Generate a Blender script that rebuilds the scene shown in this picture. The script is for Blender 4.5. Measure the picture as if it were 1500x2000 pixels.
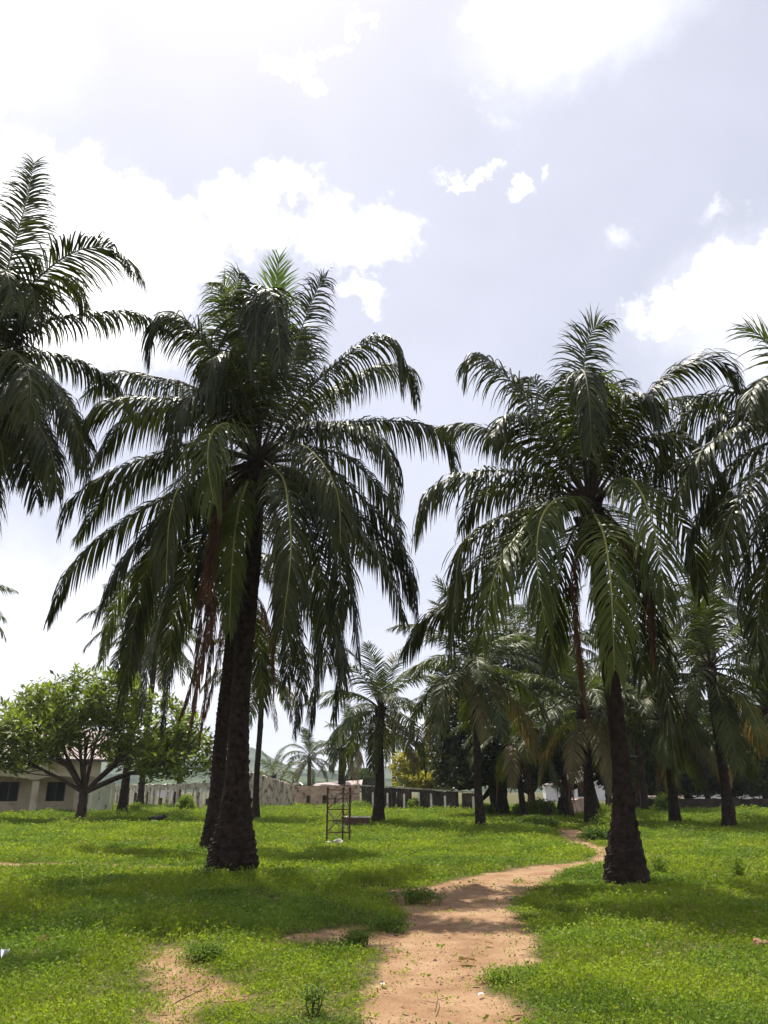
import bpy, math, random
import numpy as np
from mathutils import Vector, noise as mnoise

for o in list(bpy.data.objects):
    bpy.data.objects.remove(o)
S = bpy.context.scene
C = S.collection
R = math.radians

# ------------------------------------------------------------------ camera
F = 1511.0; PITCH = R(19.77); EYE = 1.6
cd = bpy.data.cameras.new("camera"); cam = bpy.data.objects.new("camera", cd); C.objects.link(cam)
cam.location = (0, 0, EYE); cam.rotation_euler = (R(90) + PITCH, 0, 0)
cd.sensor_fit = 'VERTICAL'; cd.sensor_height = 24; cd.lens = 24 * F / 2000
cd.clip_start = 0.1; cd.clip_end = 9000
S.camera = cam

def el(v): return PITCH + math.atan((1000 - v) / F)
def ray(u, v):
    x = (u - 750) / F; y = (1000 - v) / F
    return np.array([x, math.cos(PITCH) - y * math.sin(PITCH), math.sin(PITCH) + y * math.cos(PITCH)])
def P(u, v, Y):                      # world point on a sight line at distance Y north of the camera
    d = ray(u, v); return np.array([0, 0, EYE]) + d * (Y / d[1])
def G(u, v):                         # point on flat ground
    d = ray(u, v); t = -EYE / d[2]; return np.array([d[0] * t, d[1] * t, 0.0])
def GX(u, Y):                        # ground point at distance Y in column u
    zc = Y * math.cos(PITCH) - EYE * math.sin(PITCH)
    return np.array([(u - 750) / F * zc, Y, 0.0])
def ZH(v, Y):
    d = ray(750, v); return EYE + d[2] / d[1] * Y

# ------------------------------------------------------------------ light
SUN_EL, SUN_AZ = R(64), R(-22)       # azimuth from +Y, clockwise
sd = bpy.data.lights.new("sun", 'SUN'); sun = bpy.data.objects.new("sun", sd); C.objects.link(sun)
sd.energy = 4.1; sd.angle = R(0.53); sd.color = (1.0, 0.95, 0.86)
sv = Vector((math.sin(SUN_AZ) * math.cos(SUN_EL), math.cos(SUN_AZ) * math.cos(SUN_EL), math.sin(SUN_EL)))
sun.rotation_euler = sv.to_track_quat('Z', 'Y').to_euler(); sun.location = (0, 0, 40)
S.view_settings.view_transform = 'Standard'; S.view_settings.look = 'None'
S.view_settings.exposure = 0.87; S.view_settings.gamma = 1.0
S.view_settings.use_curve_mapping = False

w = bpy.data.worlds.new("World"); S.world = w; w.use_nodes = True
nt = w.node_tree; N = nt.nodes; LK = nt.links; N.clear()
def nd(t, **k):
    n = N.new(t)
    for a, b in k.items(): setattr(n, a, b)
    return n
def mth(op, a, b=None, c=None):
    n = nd('ShaderNodeMath', operation=op)
    for i, x in enumerate((a, b, c)):
        if x is None: continue
        if isinstance(x, (int, float)): n.inputs[i].default_value = x
        else: LK.new(x, n.inputs[i])
    return n.outputs[0]
sky = nd('ShaderNodeTexSky', sky_type='NISHITA', sun_disc=False)
sky.sun_elevation = SUN_EL; sky.sun_rotation = SUN_AZ
sky.air_density = 1.0; sky.dust_density = 2.5; sky.ozone_density = 1.0
tc = nd('ShaderNodeTexCoord'); sx = nd('ShaderNodeSeparateXYZ'); LK.new(tc.outputs['Generated'], sx.inputs[0])
az = mth('ARCTAN2', sx.outputs[0], sx.outputs[1]); elv = mth('ARCSINE', sx.outputs[2])
cmb = nd('ShaderNodeCombineXYZ'); LK.new(az, cmb.inputs[0]); LK.new(elv, cmb.inputs[1])
def warp(vec, sc, amp, det):
    n = nd('ShaderNodeTexNoise'); n.inputs['Scale'].default_value = sc; n.inputs['Detail'].default_value = det; n.inputs['Roughness'].default_value = .65
    LK.new(tc.outputs['Generated'], n.inputs['Vector'])
    a = nd('ShaderNodeVectorMath', operation='SUBTRACT'); LK.new(n.outputs['Color'], a.inputs[0]); a.inputs[1].default_value = (.5, .5, .5)
    b = nd('ShaderNodeVectorMath', operation='MULTIPLY_ADD'); LK.new(a.outputs[0], b.inputs[0]); b.inputs[1].default_value = (amp, amp, 0); LK.new(vec, b.inputs[2])
    return b.outputs[0]
AE = warp(warp(cmb.outputs[0], 6, .10, 3), 30, .085, 10)
def azel(u, v):
    d = ray(u, v); d = d / np.linalg.norm(d)
    return math.atan2(d[0], d[1]), math.asin(d[2])
# cloud banks by bearing and height above the horizon: (column, row, half width, half height, weight)
BLOBS = [(60, 520, 430, 300, 1.45), (-150, 100, 330, 330, .75), (300, 470, 250, 140, 1.25), (490, 430, 150, 80, 1.05), (590, 375, 95, 62, .95),
         (705, 470, 165, 88, 1.1), (640, 430, 60, 45, .8), (830, 478, 50, 22, .6), (718, 588, 55, 44, .85), (575, 112, 66, 52, 1.05), (628, 160, 34, 28, .75), (700, 48, 30, 20, .8), (645, 80, 46, 16, .7),
         (895, 330, 62, 22, .8), (945, 315, 34, 24, .7), (1005, 368, 36, 24, .7), (1058, 340, 14, 24, .5),
         (1090, 0, 330, 95, 1.0), (1060, 130, 190, 130, .55), (1450, 560, 230, 110, 1.1), (1330, 600, 150, 70, .8), (1600, 480, 160, 120, .9), (1480, 660, 200, 90, .55), (1210, 450, 75, 50, .32), (1400, 420, 90, 40, .4),
         (60, 1250, 330, 110, .75), (420, 1340, 260, 60, .6), (900, 1420, 300, 50, .6)]
dens = None
for (u, v, rw, rh, k) in BLOBS:
    a0, e0 = azel(u, v); a1, _ = azel(u + rw, v); _, e1 = azel(u, v - rh)
    m = nd('ShaderNodeVectorMath', operation='SUBTRACT'); LK.new(AE, m.inputs[0]); m.inputs[1].default_value = (a0, e0, 0)
    m2 = nd('ShaderNodeVectorMath', operation='MULTIPLY'); LK.new(m.outputs[0], m2.inputs[0])
    m2.inputs[1].default_value = (1 / abs(a1 - a0), 1 / abs(e1 - e0), 0)
    ln = nd('ShaderNodeVectorMath', operation='LENGTH'); LK.new(m2.outputs[0], ln.inputs[0])
    q = mth('SUBTRACT', 1.0, ln.outputs['Value']); q = mth('MAXIMUM', q, 0.0); q = mth('POWER', q, .8); q = mth('MULTIPLY', q, k)
    dens = q if dens is None else mth('MAXIMUM', dens, q)
def nz(scale, detail, rough, dist=0.0, vec=None):
    n = nd('ShaderNodeTexNoise'); n.inputs['Scale'].default_value = scale; n.inputs['Detail'].default_value = detail
    n.inputs['Roughness'].default_value = rough; n.inputs['Distortion'].default_value = dist
    LK.new(vec or tc.outputs['Generated'], n.inputs['Vector']); return n.outputs['Fac']
n1 = nz(17, 12, .66, .2); n2 = nz(3.2, 5, .55, .4)
d1 = mth('MULTIPLY_ADD', mth('SUBTRACT', n1, .5), 2.3, dens)
mr = nd('ShaderNodeMapRange', interpolation_type='SMOOTHSTEP'); LK.new(d1, mr.inputs[0])
mr.inputs[1].default_value = .08; mr.inputs[2].default_value = 1.12
cl = mth('MULTIPLY', mr.outputs[0], mth('MINIMUM', mth('MULTIPLY_ADD', dens, 3.0, 0.0), 1.0))
soft = None                                         # broad thin cloud sheets
for (u, v, rw, rh, k) in [(-40, 500, 540, 400, .45), (1130, 40, 420, 200, .40), (1500, 600, 400, 220, .45), (-50, 60, 330, 300, .30), (100, 1250, 600, 260, .4)]:
    a0, e0 = azel(u, v); a1, _ = azel(u + rw, v); _, e1 = azel(u, v - rh)
    m = nd('ShaderNodeVectorMath', operation='SUBTRACT'); LK.new(AE, m.inputs[0]); m.inputs[1].default_value = (a0, e0, 0)
    m2 = nd('ShaderNodeVectorMath', operation='MULTIPLY'); LK.new(m.outputs[0], m2.inputs[0]); m2.inputs[1].default_value = (1 / abs(a1 - a0), 1 / abs(e1 - e0), 0)
    ln = nd('ShaderNodeVectorMath', operation='LENGTH'); LK.new(m2.outputs[0], ln.inputs[0])
    g1 = nd('ShaderNodeMapRange', interpolation_type='SMOOTHSTEP'); LK.new(ln.outputs['Value'], g1.inputs[0]); g1.inputs[1].default_value = 1.0; g1.inputs[2].default_value = .1; g1.inputs[4].default_value = k
    soft = g1.outputs[0] if soft is None else mth('MAXIMUM', soft, g1.outputs[0])
soft = mth('MULTIPLY', soft, mth('MULTIPLY_ADD', n2, .9, .35))
cl = mth('MAXIMUM', cl, mth('MINIMUM', soft, 1.0))
# thin veil everywhere, denser to the west and towards the horizon
veil = mth('MULTIPLY_ADD', n2, .35, .42)
hz = mth('POWER', mth('SUBTRACT', 1.0, mth('MAXIMUM', sx.outputs[2], 0.0)), 3.0)
veil = mth('MINIMUM', mth('MULTIPLY_ADD', hz, .28, veil), 1.0)
b1 = nd('ShaderNodeBackground'); LK.new(sky.outputs[0], b1.inputs[0]); b1.inputs[1].default_value = 0.036
b2 = nd('ShaderNodeBackground'); b2.inputs[0].default_value = (.79, .81, .95, 1); b2.inputs[1].default_value = .71
b3 = nd('ShaderNodeBackground'); b3.inputs[0].default_value = (1, 1, 1, 1); b3.inputs[1].default_value = 1.0
x1 = nd('ShaderNodeMixShader'); LK.new(veil, x1.inputs[0]); LK.new(b1.outputs[0], x1.inputs[1]); LK.new(b2.outputs[0], x1.inputs[2])
x2 = nd('ShaderNodeMixShader'); LK.new(cl, x2.inputs[0]); LK.new(x1.outputs[0], x2.inputs[1]); LK.new(b3.outputs[0], x2.inputs[2])
wo = nd('ShaderNodeOutputWorld'); LK.new(x2.outputs[0], wo.inputs[0])

# ------------------------------------------------------------------ materials
def mat(name, c1, c2, scale=4.0, rough=.7, spec=.4, transl=0.0, objvar=0.0, island=0.0, bump=0.0, bscale=None, detail=5, tint=None, c3=None, s3=1.0, t3=(.55, .7), contrast=(.3, .7), stint=None):
    m = bpy.data.materials.new(name); m.use_nodes = True
    t = m.node_tree; n = t.nodes; l = t.links; n.clear()
    out = n.new('ShaderNodeOutputMaterial'); b = n.new('ShaderNodeBsdfPrincipled')
    b.inputs['Roughness'].default_value = rough; b.inputs['Specular IOR Level'].default_value = spec
    if stint or transl: b.inputs['Specular Tint'].default_value = (*(stint or (1, .95, .80)), 1)
    g = n.new('ShaderNodeNewGeometry')
    no = n.new('ShaderNodeTexNoise'); no.inputs['Scale'].default_value = scale; no.inputs['Detail'].default_value = detail
    l.new(g.outputs['Position'], no.inputs['Vector'])
    cr = n.new('ShaderNodeMapRange'); cr.inputs[1].default_value = contrast[0]; cr.inputs[2].default_value = contrast[1]; l.new(no.outputs['Fac'], cr.inputs[0])
    fac = cr.outputs[0]
    def add(a, bb, k):
        x = n.new('ShaderNodeMath'); x.operation = 'MULTIPLY_ADD'; l.new(bb, x.inputs[0]); x.inputs[1].default_value = k; l.new(a, x.inputs[2])
        y = n.new('ShaderNodeMath'); y.operation = 'SUBTRACT'; y.use_clamp = True; l.new(x.outputs[0], y.inputs[0]); y.inputs[1].default_value = k / 2; return y.outputs[0]
    if island: fac = add(fac, g.outputs['Random Per Island'], island)
    if objvar:
        oi = n.new('ShaderNodeObjectInfo'); fac = add(fac, oi.outputs['Random'], objvar)
    mx = n.new('ShaderNodeMix'); mx.data_type = 'RGBA'; l.new(fac, mx.inputs[0])
    mx.inputs[6].default_value = (*c1, 1); mx.inputs[7].default_value = (*c2, 1)
    col = mx.outputs[2]
    if c3 is not None:
        n3 = n.new('ShaderNodeTexNoise'); n3.inputs['Scale'].default_value = s3; n3.inputs['Detail'].default_value = 6; l.new(g.outputs['Position'], n3.inputs['Vector'])
        r3 = n.new('ShaderNodeMapRange'); r3.inputs[1].default_value = t3[0]; r3.inputs[2].default_value = t3[1]; l.new(n3.outputs['Fac'], r3.inputs[0])
        m3 = n.new('ShaderNodeMix'); m3.data_type = 'RGBA'; l.new(r3.outputs[0], m3.inputs[0]); l.new(col, m3.inputs[6]); m3.inputs[7].default_value = (*c3, 1); col = m3.outputs[2]
    l.new(col, b.inputs['Base Color'])
    if bump:
        bn = n.new('ShaderNodeTexNoise'); bn.inputs['Scale'].default_value = bscale or scale * 5; bn.inputs['Detail'].default_value = 6; l.new(g.outputs['Position'], bn.inputs['Vector'])
        bp = n.new('ShaderNodeBump'); bp.inputs['Strength'].default_value = 1.0; bp.inputs['Distance'].default_value = bump; l.new(bn.outputs['Fac'], bp.inputs['Height']); l.new(bp.outputs[0], b.inputs['Normal'])
    if transl:
        tr = n.new('ShaderNodeBsdfTranslucent')
        hs = n.new('ShaderNodeMix'); hs.data_type = 'RGBA'; hs.blend_type = 'MULTIPLY'; hs.inputs[0].default_value = 1.0
        l.new(col, hs.inputs[6]); hs.inputs[7].default_value = (*(tint or (1.5, 1.6, .6)), 1); l.new(hs.outputs[2], tr.inputs['Color'])
        ms = n.new('ShaderNodeMixShader'); ms.inputs[0].default_value = transl; l.new(b.outputs[0], ms.inputs[1]); l.new(tr.outputs[0], ms.inputs[2]); l.new(ms.outputs[0], out.inputs[0])
    else: l.new(b.outputs[0], out.inputs[0])
    return m

M = {}
M['palm'] = mat('palm_leaf', (.009, .015, .003), (.050, .061, .010), 1.2, .46, .30, .26, .35, .7)
M['palm_bright'] = mat('palm_leaf_bright', (.10, .17, .02), (.20, .30, .04), 1.5, .4, .5, .3, 0, .5)
M['palm_young'] = mat('palm_leaf_lighter', (.035, .055, .008), (.105, .130, .020), 1.2, .46, .3, .34, .2, .5)
M['palm_mid'] = mat('palm_leaf_mid', (.018, .030, .006), (.075, .092, .018), .8, .5, .25, .24, .4, .5)
M['palm_tired'] = mat('palm_leaf_yellowing', (.10, .085, .030), (.20, .155, .06), 1.0, .5, .4, .25, .2, .6, tint=(1.4, 1.2, .6))
M['palm_dead'] = mat('palm_leaf_dead', (.065, .034, .020), (.17, .092, .052), 2.0, .7, .25, .15, .3, .8, tint=(1.4, 1.1, .8))
M['rachis'] = mat('rachis', (.055, .060, .018), (.12, .115, .035), 2.0, .5, .3, 0, .5)
M['rachis_dead'] = mat('rachis_dead', (.07, .03, .015), (.14, .06, .03), 2.0, .7, .3)
M['petiole_base'] = mat('petiole_base', (.02, .013, .008), (.05, .032, .018), 3, .7, .2)
M['trunk'] = mat('palm_trunk', (.009, .006, .005), (.045, .030, .022), 9.0, .9, .15, bump=.02, bscale=22, c3=(.045, .038, .032), s3=6, t3=(.62, .82))
M['bark'] = mat('bark', (.035, .022, .016), (.085, .055, .04), 6.0, .85, .25, bump=.01, bscale=20)
M['bark_dark'] = mat('bark_dark', (.012, .009, .007), (.03, .022, .018), 5.0, .9, .2, bump=.01, bscale=15)
M['leaf_big'] = mat('broad_leaf', (.055, .085, .012), (.24, .29, .05), 1.0, .42, .35, .36, 0, .8)
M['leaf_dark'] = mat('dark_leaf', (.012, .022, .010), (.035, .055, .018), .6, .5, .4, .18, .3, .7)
M['leaf_mid'] = mat('mid_leaf', (.028, .048, .014), (.075, .105, .028), .6, .5, .4, .25, .3, .7)
M['leaf_yellow'] = mat('yellow_leaf', (.20, .20, .02), (.42, .38, .05), .8, .5, .2, .45, 0, .8, tint=(1.2, 1.2, .5))
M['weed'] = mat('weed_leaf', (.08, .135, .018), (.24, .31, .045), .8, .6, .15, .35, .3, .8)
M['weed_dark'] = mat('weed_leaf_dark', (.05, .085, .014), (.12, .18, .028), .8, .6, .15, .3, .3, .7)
M['grass'] = mat('grass_leaf', (.120, .170, .018), (.300, .370, .042), .55, .6, .15, .42, 0, .55, tint=(1.35, 1.45, .55), contrast=(.28, .72), c3=(.105, .165, .020), s3=.35, t3=(.50, .72))
M['herb'] = mat('herb_leaf', (.085, .145, .022), (.21, .30, .045), .9, .6, .15, .36, 0, .6, tint=(1.3, 1.4, .6))
M['straw'] = mat('straw', (.20, .15, .07), (.42, .34, .18), 2, .8, .1, .25, 0, .9, tint=(1.2, 1.1, .7))
M['concrete_old'] = mat('old_concrete', (.30, .26, .19), (.56, .50, .39), 1.5, .9, .2, bump=.02, bscale=9, c3=(.08, .065, .05), s3=2.6, t3=(.50, .66))
M['concrete_white'] = mat('limewashed_post', (.55, .51, .42), (.78, .74, .64), 3, .9, .2, c3=(.18, .14, .10), s3=3.2, t3=(.58, .70))
M['wall_ruin'] = mat('ruin_plaster', (.32, .26, .20), (.58, .51, .40), 1.4, .9, .2, bump=.03, bscale=5, c3=(.10, .07, .05), s3=1.9, t3=(.5, .64))
M['wall_pink'] = mat('pink_plaster', (.40, .26, .19), (.58, .43, .33), 1.4, .9, .2, c3=(.16, .09, .06), s3=2.0, t3=(.52, .68))
M['wall_dark'] = mat('dark_brown_wall', (.016, .012, .010), (.070, .048, .038), 1.3, .95, .2, bump=.02, bscale=6, c3=(.20, .17, .14), s3=1.4, t3=(.62, .74))  # near-black brown wall tone with random paler blotches
M['wall_cream'] = mat('cream_plaster', (.42, .35, .24), (.56, .48, .35), 1.0, .9, .2, c3=(.26, .20, .14), s3=1.2, t3=(.52, .74))
M['wall_green'] = mat('greenish_plaster', (.40, .41, .31), (.56, .56, .43), 1.0, .9, .2, c3=(.12, .12, .09), s3=1.5, t3=(.58, .72))
M['plaster_white'] = mat('white_plaster', (.60, .57, .54), (.74, .72, .70), .8, .8, .3)
M['roof_pink'] = mat('faded_roof_sheet', (.36, .27, .24), (.48, .39, .36), 1.0, .6, .3, c3=(.26, .16, .12), s3=.8, t3=(.6, .8))
M['roof_white'] = mat('white_roof_sheet', (.62, .60, .55), (.74, .72, .67), .5, .5, .4)
M['roof_brown'] = mat('brown_roof_sheet', (.16, .10, .08), (.24, .16, .13), .5, .6, .4)
M['dark_glass'] = mat('dark_window', (.008, .008, .009), (.016, .016, .018), 1.0, .7, .1)
M['frame_brown'] = mat('window_frame', (.09, .07, .055), (.14, .11, .09), 3, .7, .3)
M['rust'] = mat('rusty_steel', (.045, .020, .012), (.12, .050, .028), 9, .75, .4, bump=.002, bscale=60)
M['steel_grey'] = mat('grey_steel', (.22, .20, .18), (.36, .34, .32), 9, .6, .5)
M['brick'] = mat('old_brick', (.07, .035, .025), (.16, .09, .065), 8, .9, .2, bump=.01, bscale=14)
M['stone'] = mat('pale_stone', (.42, .38, .28), (.62, .58, .46), 5, .9, .2, bump=.01, bscale=12)
M['soil_clod'] = mat('soil_clod', (.22, .12, .07), (.36, .21, .13), 8, .95, .1)
M['paper'] = mat('paper', (.70, .70, .74), (.80, .80, .84), 5, .7, .3)
M['dry'] = mat('dry_leaf', (.20, .12, .06), (.34, .22, .11), 9, .8, .2, .2, tint=(1.2, 1, .6))
M['twig'] = mat('twig', (.07, .04, .03), (.14, .09, .06), 9, .85, .2)
M['goat_black'] = mat('goat_coat', (.008, .007, .007), (.02, .018, .017), 9, .8, .3)
M['goat_white'] = mat('goat_coat_white', (.42, .40, .36), (.55, .52, .48), 9, .8, .3)
M['hill'] = mat('forest_hill', (.010, .022, .012), (.060, .085, .035), .02, .95, .05, detail=12, contrast=(.42, .58))

# ------------------------------------------------------------------ mesh building
class MB:
    def __init__(s): s.V = []; s.Q = []; s.T = []; s.n = 0
    def add(s, v, f, mi=0):
        v = np.asarray(v, float).reshape(-1, 3); f = np.asarray(f, int)
        s.V.append(v)
        (s.Q if f.shape[1] == 4 else s.T).append((f + s.n, mi)); s.n += len(v)
        return s
    def obox(s, o, ax, ay, az, mi=0):      # corner + three edge vectors
        o, ax, ay, az = [np.asarray(k, float) for k in (o, ax, ay, az)]
        if np.dot(np.cross(ax, ay), az) < 0: o = o + ax; ax = -ax
        v = [o, o + ax, o + ax + ay, o + ay, o + az, o + ax + az, o + ax + ay + az, o + ay + az]
        return s.add(v, [(0, 3, 2, 1), (4, 5, 6, 7), (0, 1, 5, 4), (1, 2, 6, 5), (2, 3, 7, 6), (3, 0, 4, 7)], mi)
    def tube(s, pts, rad, n=8, mi=0, disp=None, cap=True):
        pts = np.asarray(pts, float); k = len(pts); rad = np.broadcast_to(rad, (k,)).astype(float)
        T = np.gradient(pts, axis=0); T /= np.linalg.norm(T, axis=1)[:, None] + 1e-9
        ref = np.array([1., 0, 0]) if abs(T[:, 0]).mean() < .8 else np.array([0, 1., 0])
        A = ref - (T @ ref)[:, None] * T; A /= np.linalg.norm(A, axis=1)[:, None]; B = np.cross(T, A)
        th = np.arange(n) / n * 2 * math.pi
        rr = rad[:, None] * np.ones(n)
        if disp is not None: rr = rr * disp(np.arange(k)[:, None], th[None, :])
        v = pts[:, None] + rr[..., None] * (np.cos(th)[None, :, None] * A[:, None] + np.sin(th)[None, :, None] * B[:, None])
        i = np.arange(k - 1)[:, None] * n; j = np.arange(n)[None, :]; j2 = (j + 1) % n
        f = np.stack([i + j, i + j2, i + n + j2, i + n + j], -1).reshape(-1, 4)
        s.add(v.reshape(-1, 3), f, mi)
        if cap:
            for r_, rev in ((0, 1), (k - 1, 0)):
                c = pts[r_]; ring = v[r_]; fv = np.vstack([ring, c[None]])
                ff = [(a, (a + 1) % n, n) if not rev else ((a + 1) % n, a, n) for a in range(n)]
                s.add(fv, ff, mi)
        return s
    def build(s, name, mats, parent=None, origin=(0, 0, 0), smooth=False, merge=False):
        me = bpy.data.meshes.new(name)
        V = np.vstack(s.V) - np.asarray(origin, float)
        q = np.vstack([a for a, _ in s.Q]) if s.Q else np.zeros((0, 4), int)
        t = np.vstack([a for a, _ in s.T]) if s.T else np.zeros((0, 3), int)
        mi = np.concatenate([np.full(len(a), m) for a, m in s.Q] + [np.full(len(a), m) for a, m in s.T])
        me.vertices.add(len(V)); me.vertices.foreach_set('co', V.astype(np.float32).ravel())
        lv = np.concatenate([q.ravel(), t.ravel()]); me.loops.add(len(lv)); me.loops.foreach_set('vertex_index', lv.astype(np.int32))
        tot = np.concatenate([np.full(len(q), 4), np.full(len(t), 3)]); st = np.concatenate([[0], np.cumsum(tot)[:-1]])
        me.polygons.add(len(tot)); me.polygons.foreach_set('loop_start', st.astype(np.int32)); me.polygons.foreach_set('loop_total', tot.astype(np.int32))
        me.polygons.foreach_set('material_index', mi.astype(np.int32))
        me.polygons.foreach_set('use_smooth', np.full(len(tot), smooth))
        me.update(calc_edges=True)
        for m in (mats if isinstance(mats, (list, tuple)) else [mats]): me.materials.append(m)
        o = bpy.data.objects.new(name, me); C.objects.link(o)
        if parent is not None: o.parent = parent
        else: o.location = tuple(origin)
        return o
def tag(o, label=None, cat=None, group=None, kind=None):
    if label: o['label'] = label
    if cat: o['category'] = cat
    if group: o['group'] = group
    if kind: o['kind'] = kind
    return o
def empty(name, loc, label, cat, group=None):
    o = bpy.data.objects.new(name, None); C.objects.link(o); o.location = tuple(loc); o.empty_display_size = .3
    return tag(o, label, cat, group)

def hash2(ix, iy, s=0):
    h = (ix * 374761393 + iy * 668265263 + s * 1442695041) & 0xffffffff
    h = ((h ^ (h >> 13)) * 1274126177) & 0xffffffff
    return ((h ^ (h >> 16)) & 0xffff) / 65535.0
def vnoise(x, y, s=0):
    x = np.asarray(x, float); y = np.asarray(y, float)
    ix = np.floor(x).astype(np.int64); iy = np.floor(y).astype(np.int64); fx = x - ix; fy = y - iy
    fx = fx * fx * (3 - 2 * fx); fy = fy * fy * (3 - 2 * fy)
    a = hash2(ix, iy, s); b = hash2(ix + 1, iy, s); c = hash2(ix, iy + 1, s); d = hash2(ix + 1, iy + 1, s)
    return (a * (1 - fx) + b * fx) * (1 - fy) + (c * (1 - fx) + d * fx) * fy
def fbm(x, y, s=0, o=4):
    r = 0; a = .5
    for i in range(o): r = r + a * vnoise(x * 2 ** i, y * 2 ** i, s + i); a *= .5
    return r / (1 - .5 ** o)

# ------------------------------------------------------------------ ground, path, bare earth
SOIL = [  # outlines of trodden earth, walked round on the ground
    [(690, 2060), (700, 2000), (712, 1950), (742, 1910), (770, 1885), (745, 1862), (690, 1850), (700, 1822), (770, 1808), (800, 1790), (772, 1765), (765, 1740), (830, 1733), (880, 1722), (960, 1706), (1050, 1692), (1120, 1686), (1165, 1676), (1160, 1662), (1112, 1652), (1092, 1636), (1086, 1620), (1134, 1620), (1144, 1638), (1160, 1650), (1192, 1657), (1195, 1672), (1175, 1684), (1110, 1700), (1060, 1722), (1040, 1740), (1000, 1760), (1000, 1785), (1030, 1810), (1045, 1850), (1045, 1890), (965, 1905), (960, 1935), (1005, 1965), (1015, 2000), (1020, 2060)],
    [(275, 2060), (300, 1990), (290, 1920), (285, 1870), (330, 1846), (385, 1856), (400, 1900), (470, 1928), (480, 1950), (400, 1965), (380, 1985), (400, 2060)],
    [(520, 1836), (600, 1822), (700, 1805), (720, 1835), (640, 1850), (560, 1848)],
    [(-100, 1684), (150, 1688), (330, 1693), (330, 1697), (150, 1694), (-100, 1690)],
    [(680, 1694), (760, 1696), (900, 1700), (900, 1704), (760, 1700), (680, 1697)],
    [(1240, 1668), (1330, 1675), (1480, 1680), (1480, 1683), (1330, 1679), (1235, 1673)]]
SOILG = [np.array([G(u, v)[:2] for u, v in p]) for p in SOIL]
def sdist(x, y):
    x = np.asarray(x, float); y = np.asarray(y, float); best = np.full(x.shape, 1e9)
    for p in SOILG:
        d = np.full(x.shape, 1e9); ins = np.zeros(x.shape, bool); n = len(p)
        for i in range(n):
            a = p[i]; b = p[(i + 1) % n]; e = b - a; wx = x - a[0]; wy = y - a[1]
            t = np.clip((wx * e[0] + wy * e[1]) / (e @ e), 0, 1)
            d = np.minimum(d, np.hypot(wx - t * e[0], wy - t * e[1]))
            c = ((a[1] > y) != (b[1] > y)) & (x < (b[0] - a[0]) * (y - a[1]) / (b[1] - a[1] + 1e-12) + a[0]); ins ^= c
        best = np.minimum(best, np.where(ins, -d, d))
    return best + (fbm(x * 2.2, y * 2.2, 7, 4) - .5) * .34 + (fbm(x * 9, y * 9, 11, 2) - .5) * .14
def gz(x, y):
    r = np.hypot(x, y)
    return (fbm(x * .7, y * .7, 3, 4) - .5) * .10 * np.clip(r / 12, 0.3, 1.0) + (fbm(x * 4, y * 4, 5, 3) - .5) * .025
def axis(fine0, fine1, st, far, g=1.16):
    a = list(np.arange(fine0, fine1 + 1e-6, st)); d = st
    while a[-1] < far: d *= g; a.append(a[-1] + d)
    d = st; b = []
    x = fine0
    while x > -far: d *= g; x -= d; b.append(x)
    return np.array(b[::-1] + a)
gxs = axis(-7.5, 7.5, .07, 4000); gys = np.concatenate([axis(5.0, 20, .07, 5000)])
gys = gys[gys > -400]
X, Y = np.meshgrid(gxs, gys)
sdm = sdist(X, Y); soil = np.clip(.5 - sdm / .16, 0, 1)
near = np.clip(1 - (np.hypot(X, Y) - 60) / 60, 0, 1)
Z = gz(X, Y) * near - .025 * np.clip(-sdm / .3, 0, 1)
nxg = len(gxs); nyg = len(gys)
I = (np.arange(nyg - 1)[:, None] * nxg + np.arange(nxg - 1)[None, :])
QF = np.stack([I, I + 1, I + nxg + 1, I + nxg], -1).reshape(-1, 4)
gm = MB().add(np.stack([X, Y, Z], -1).reshape(-1, 3), QF)

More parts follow.
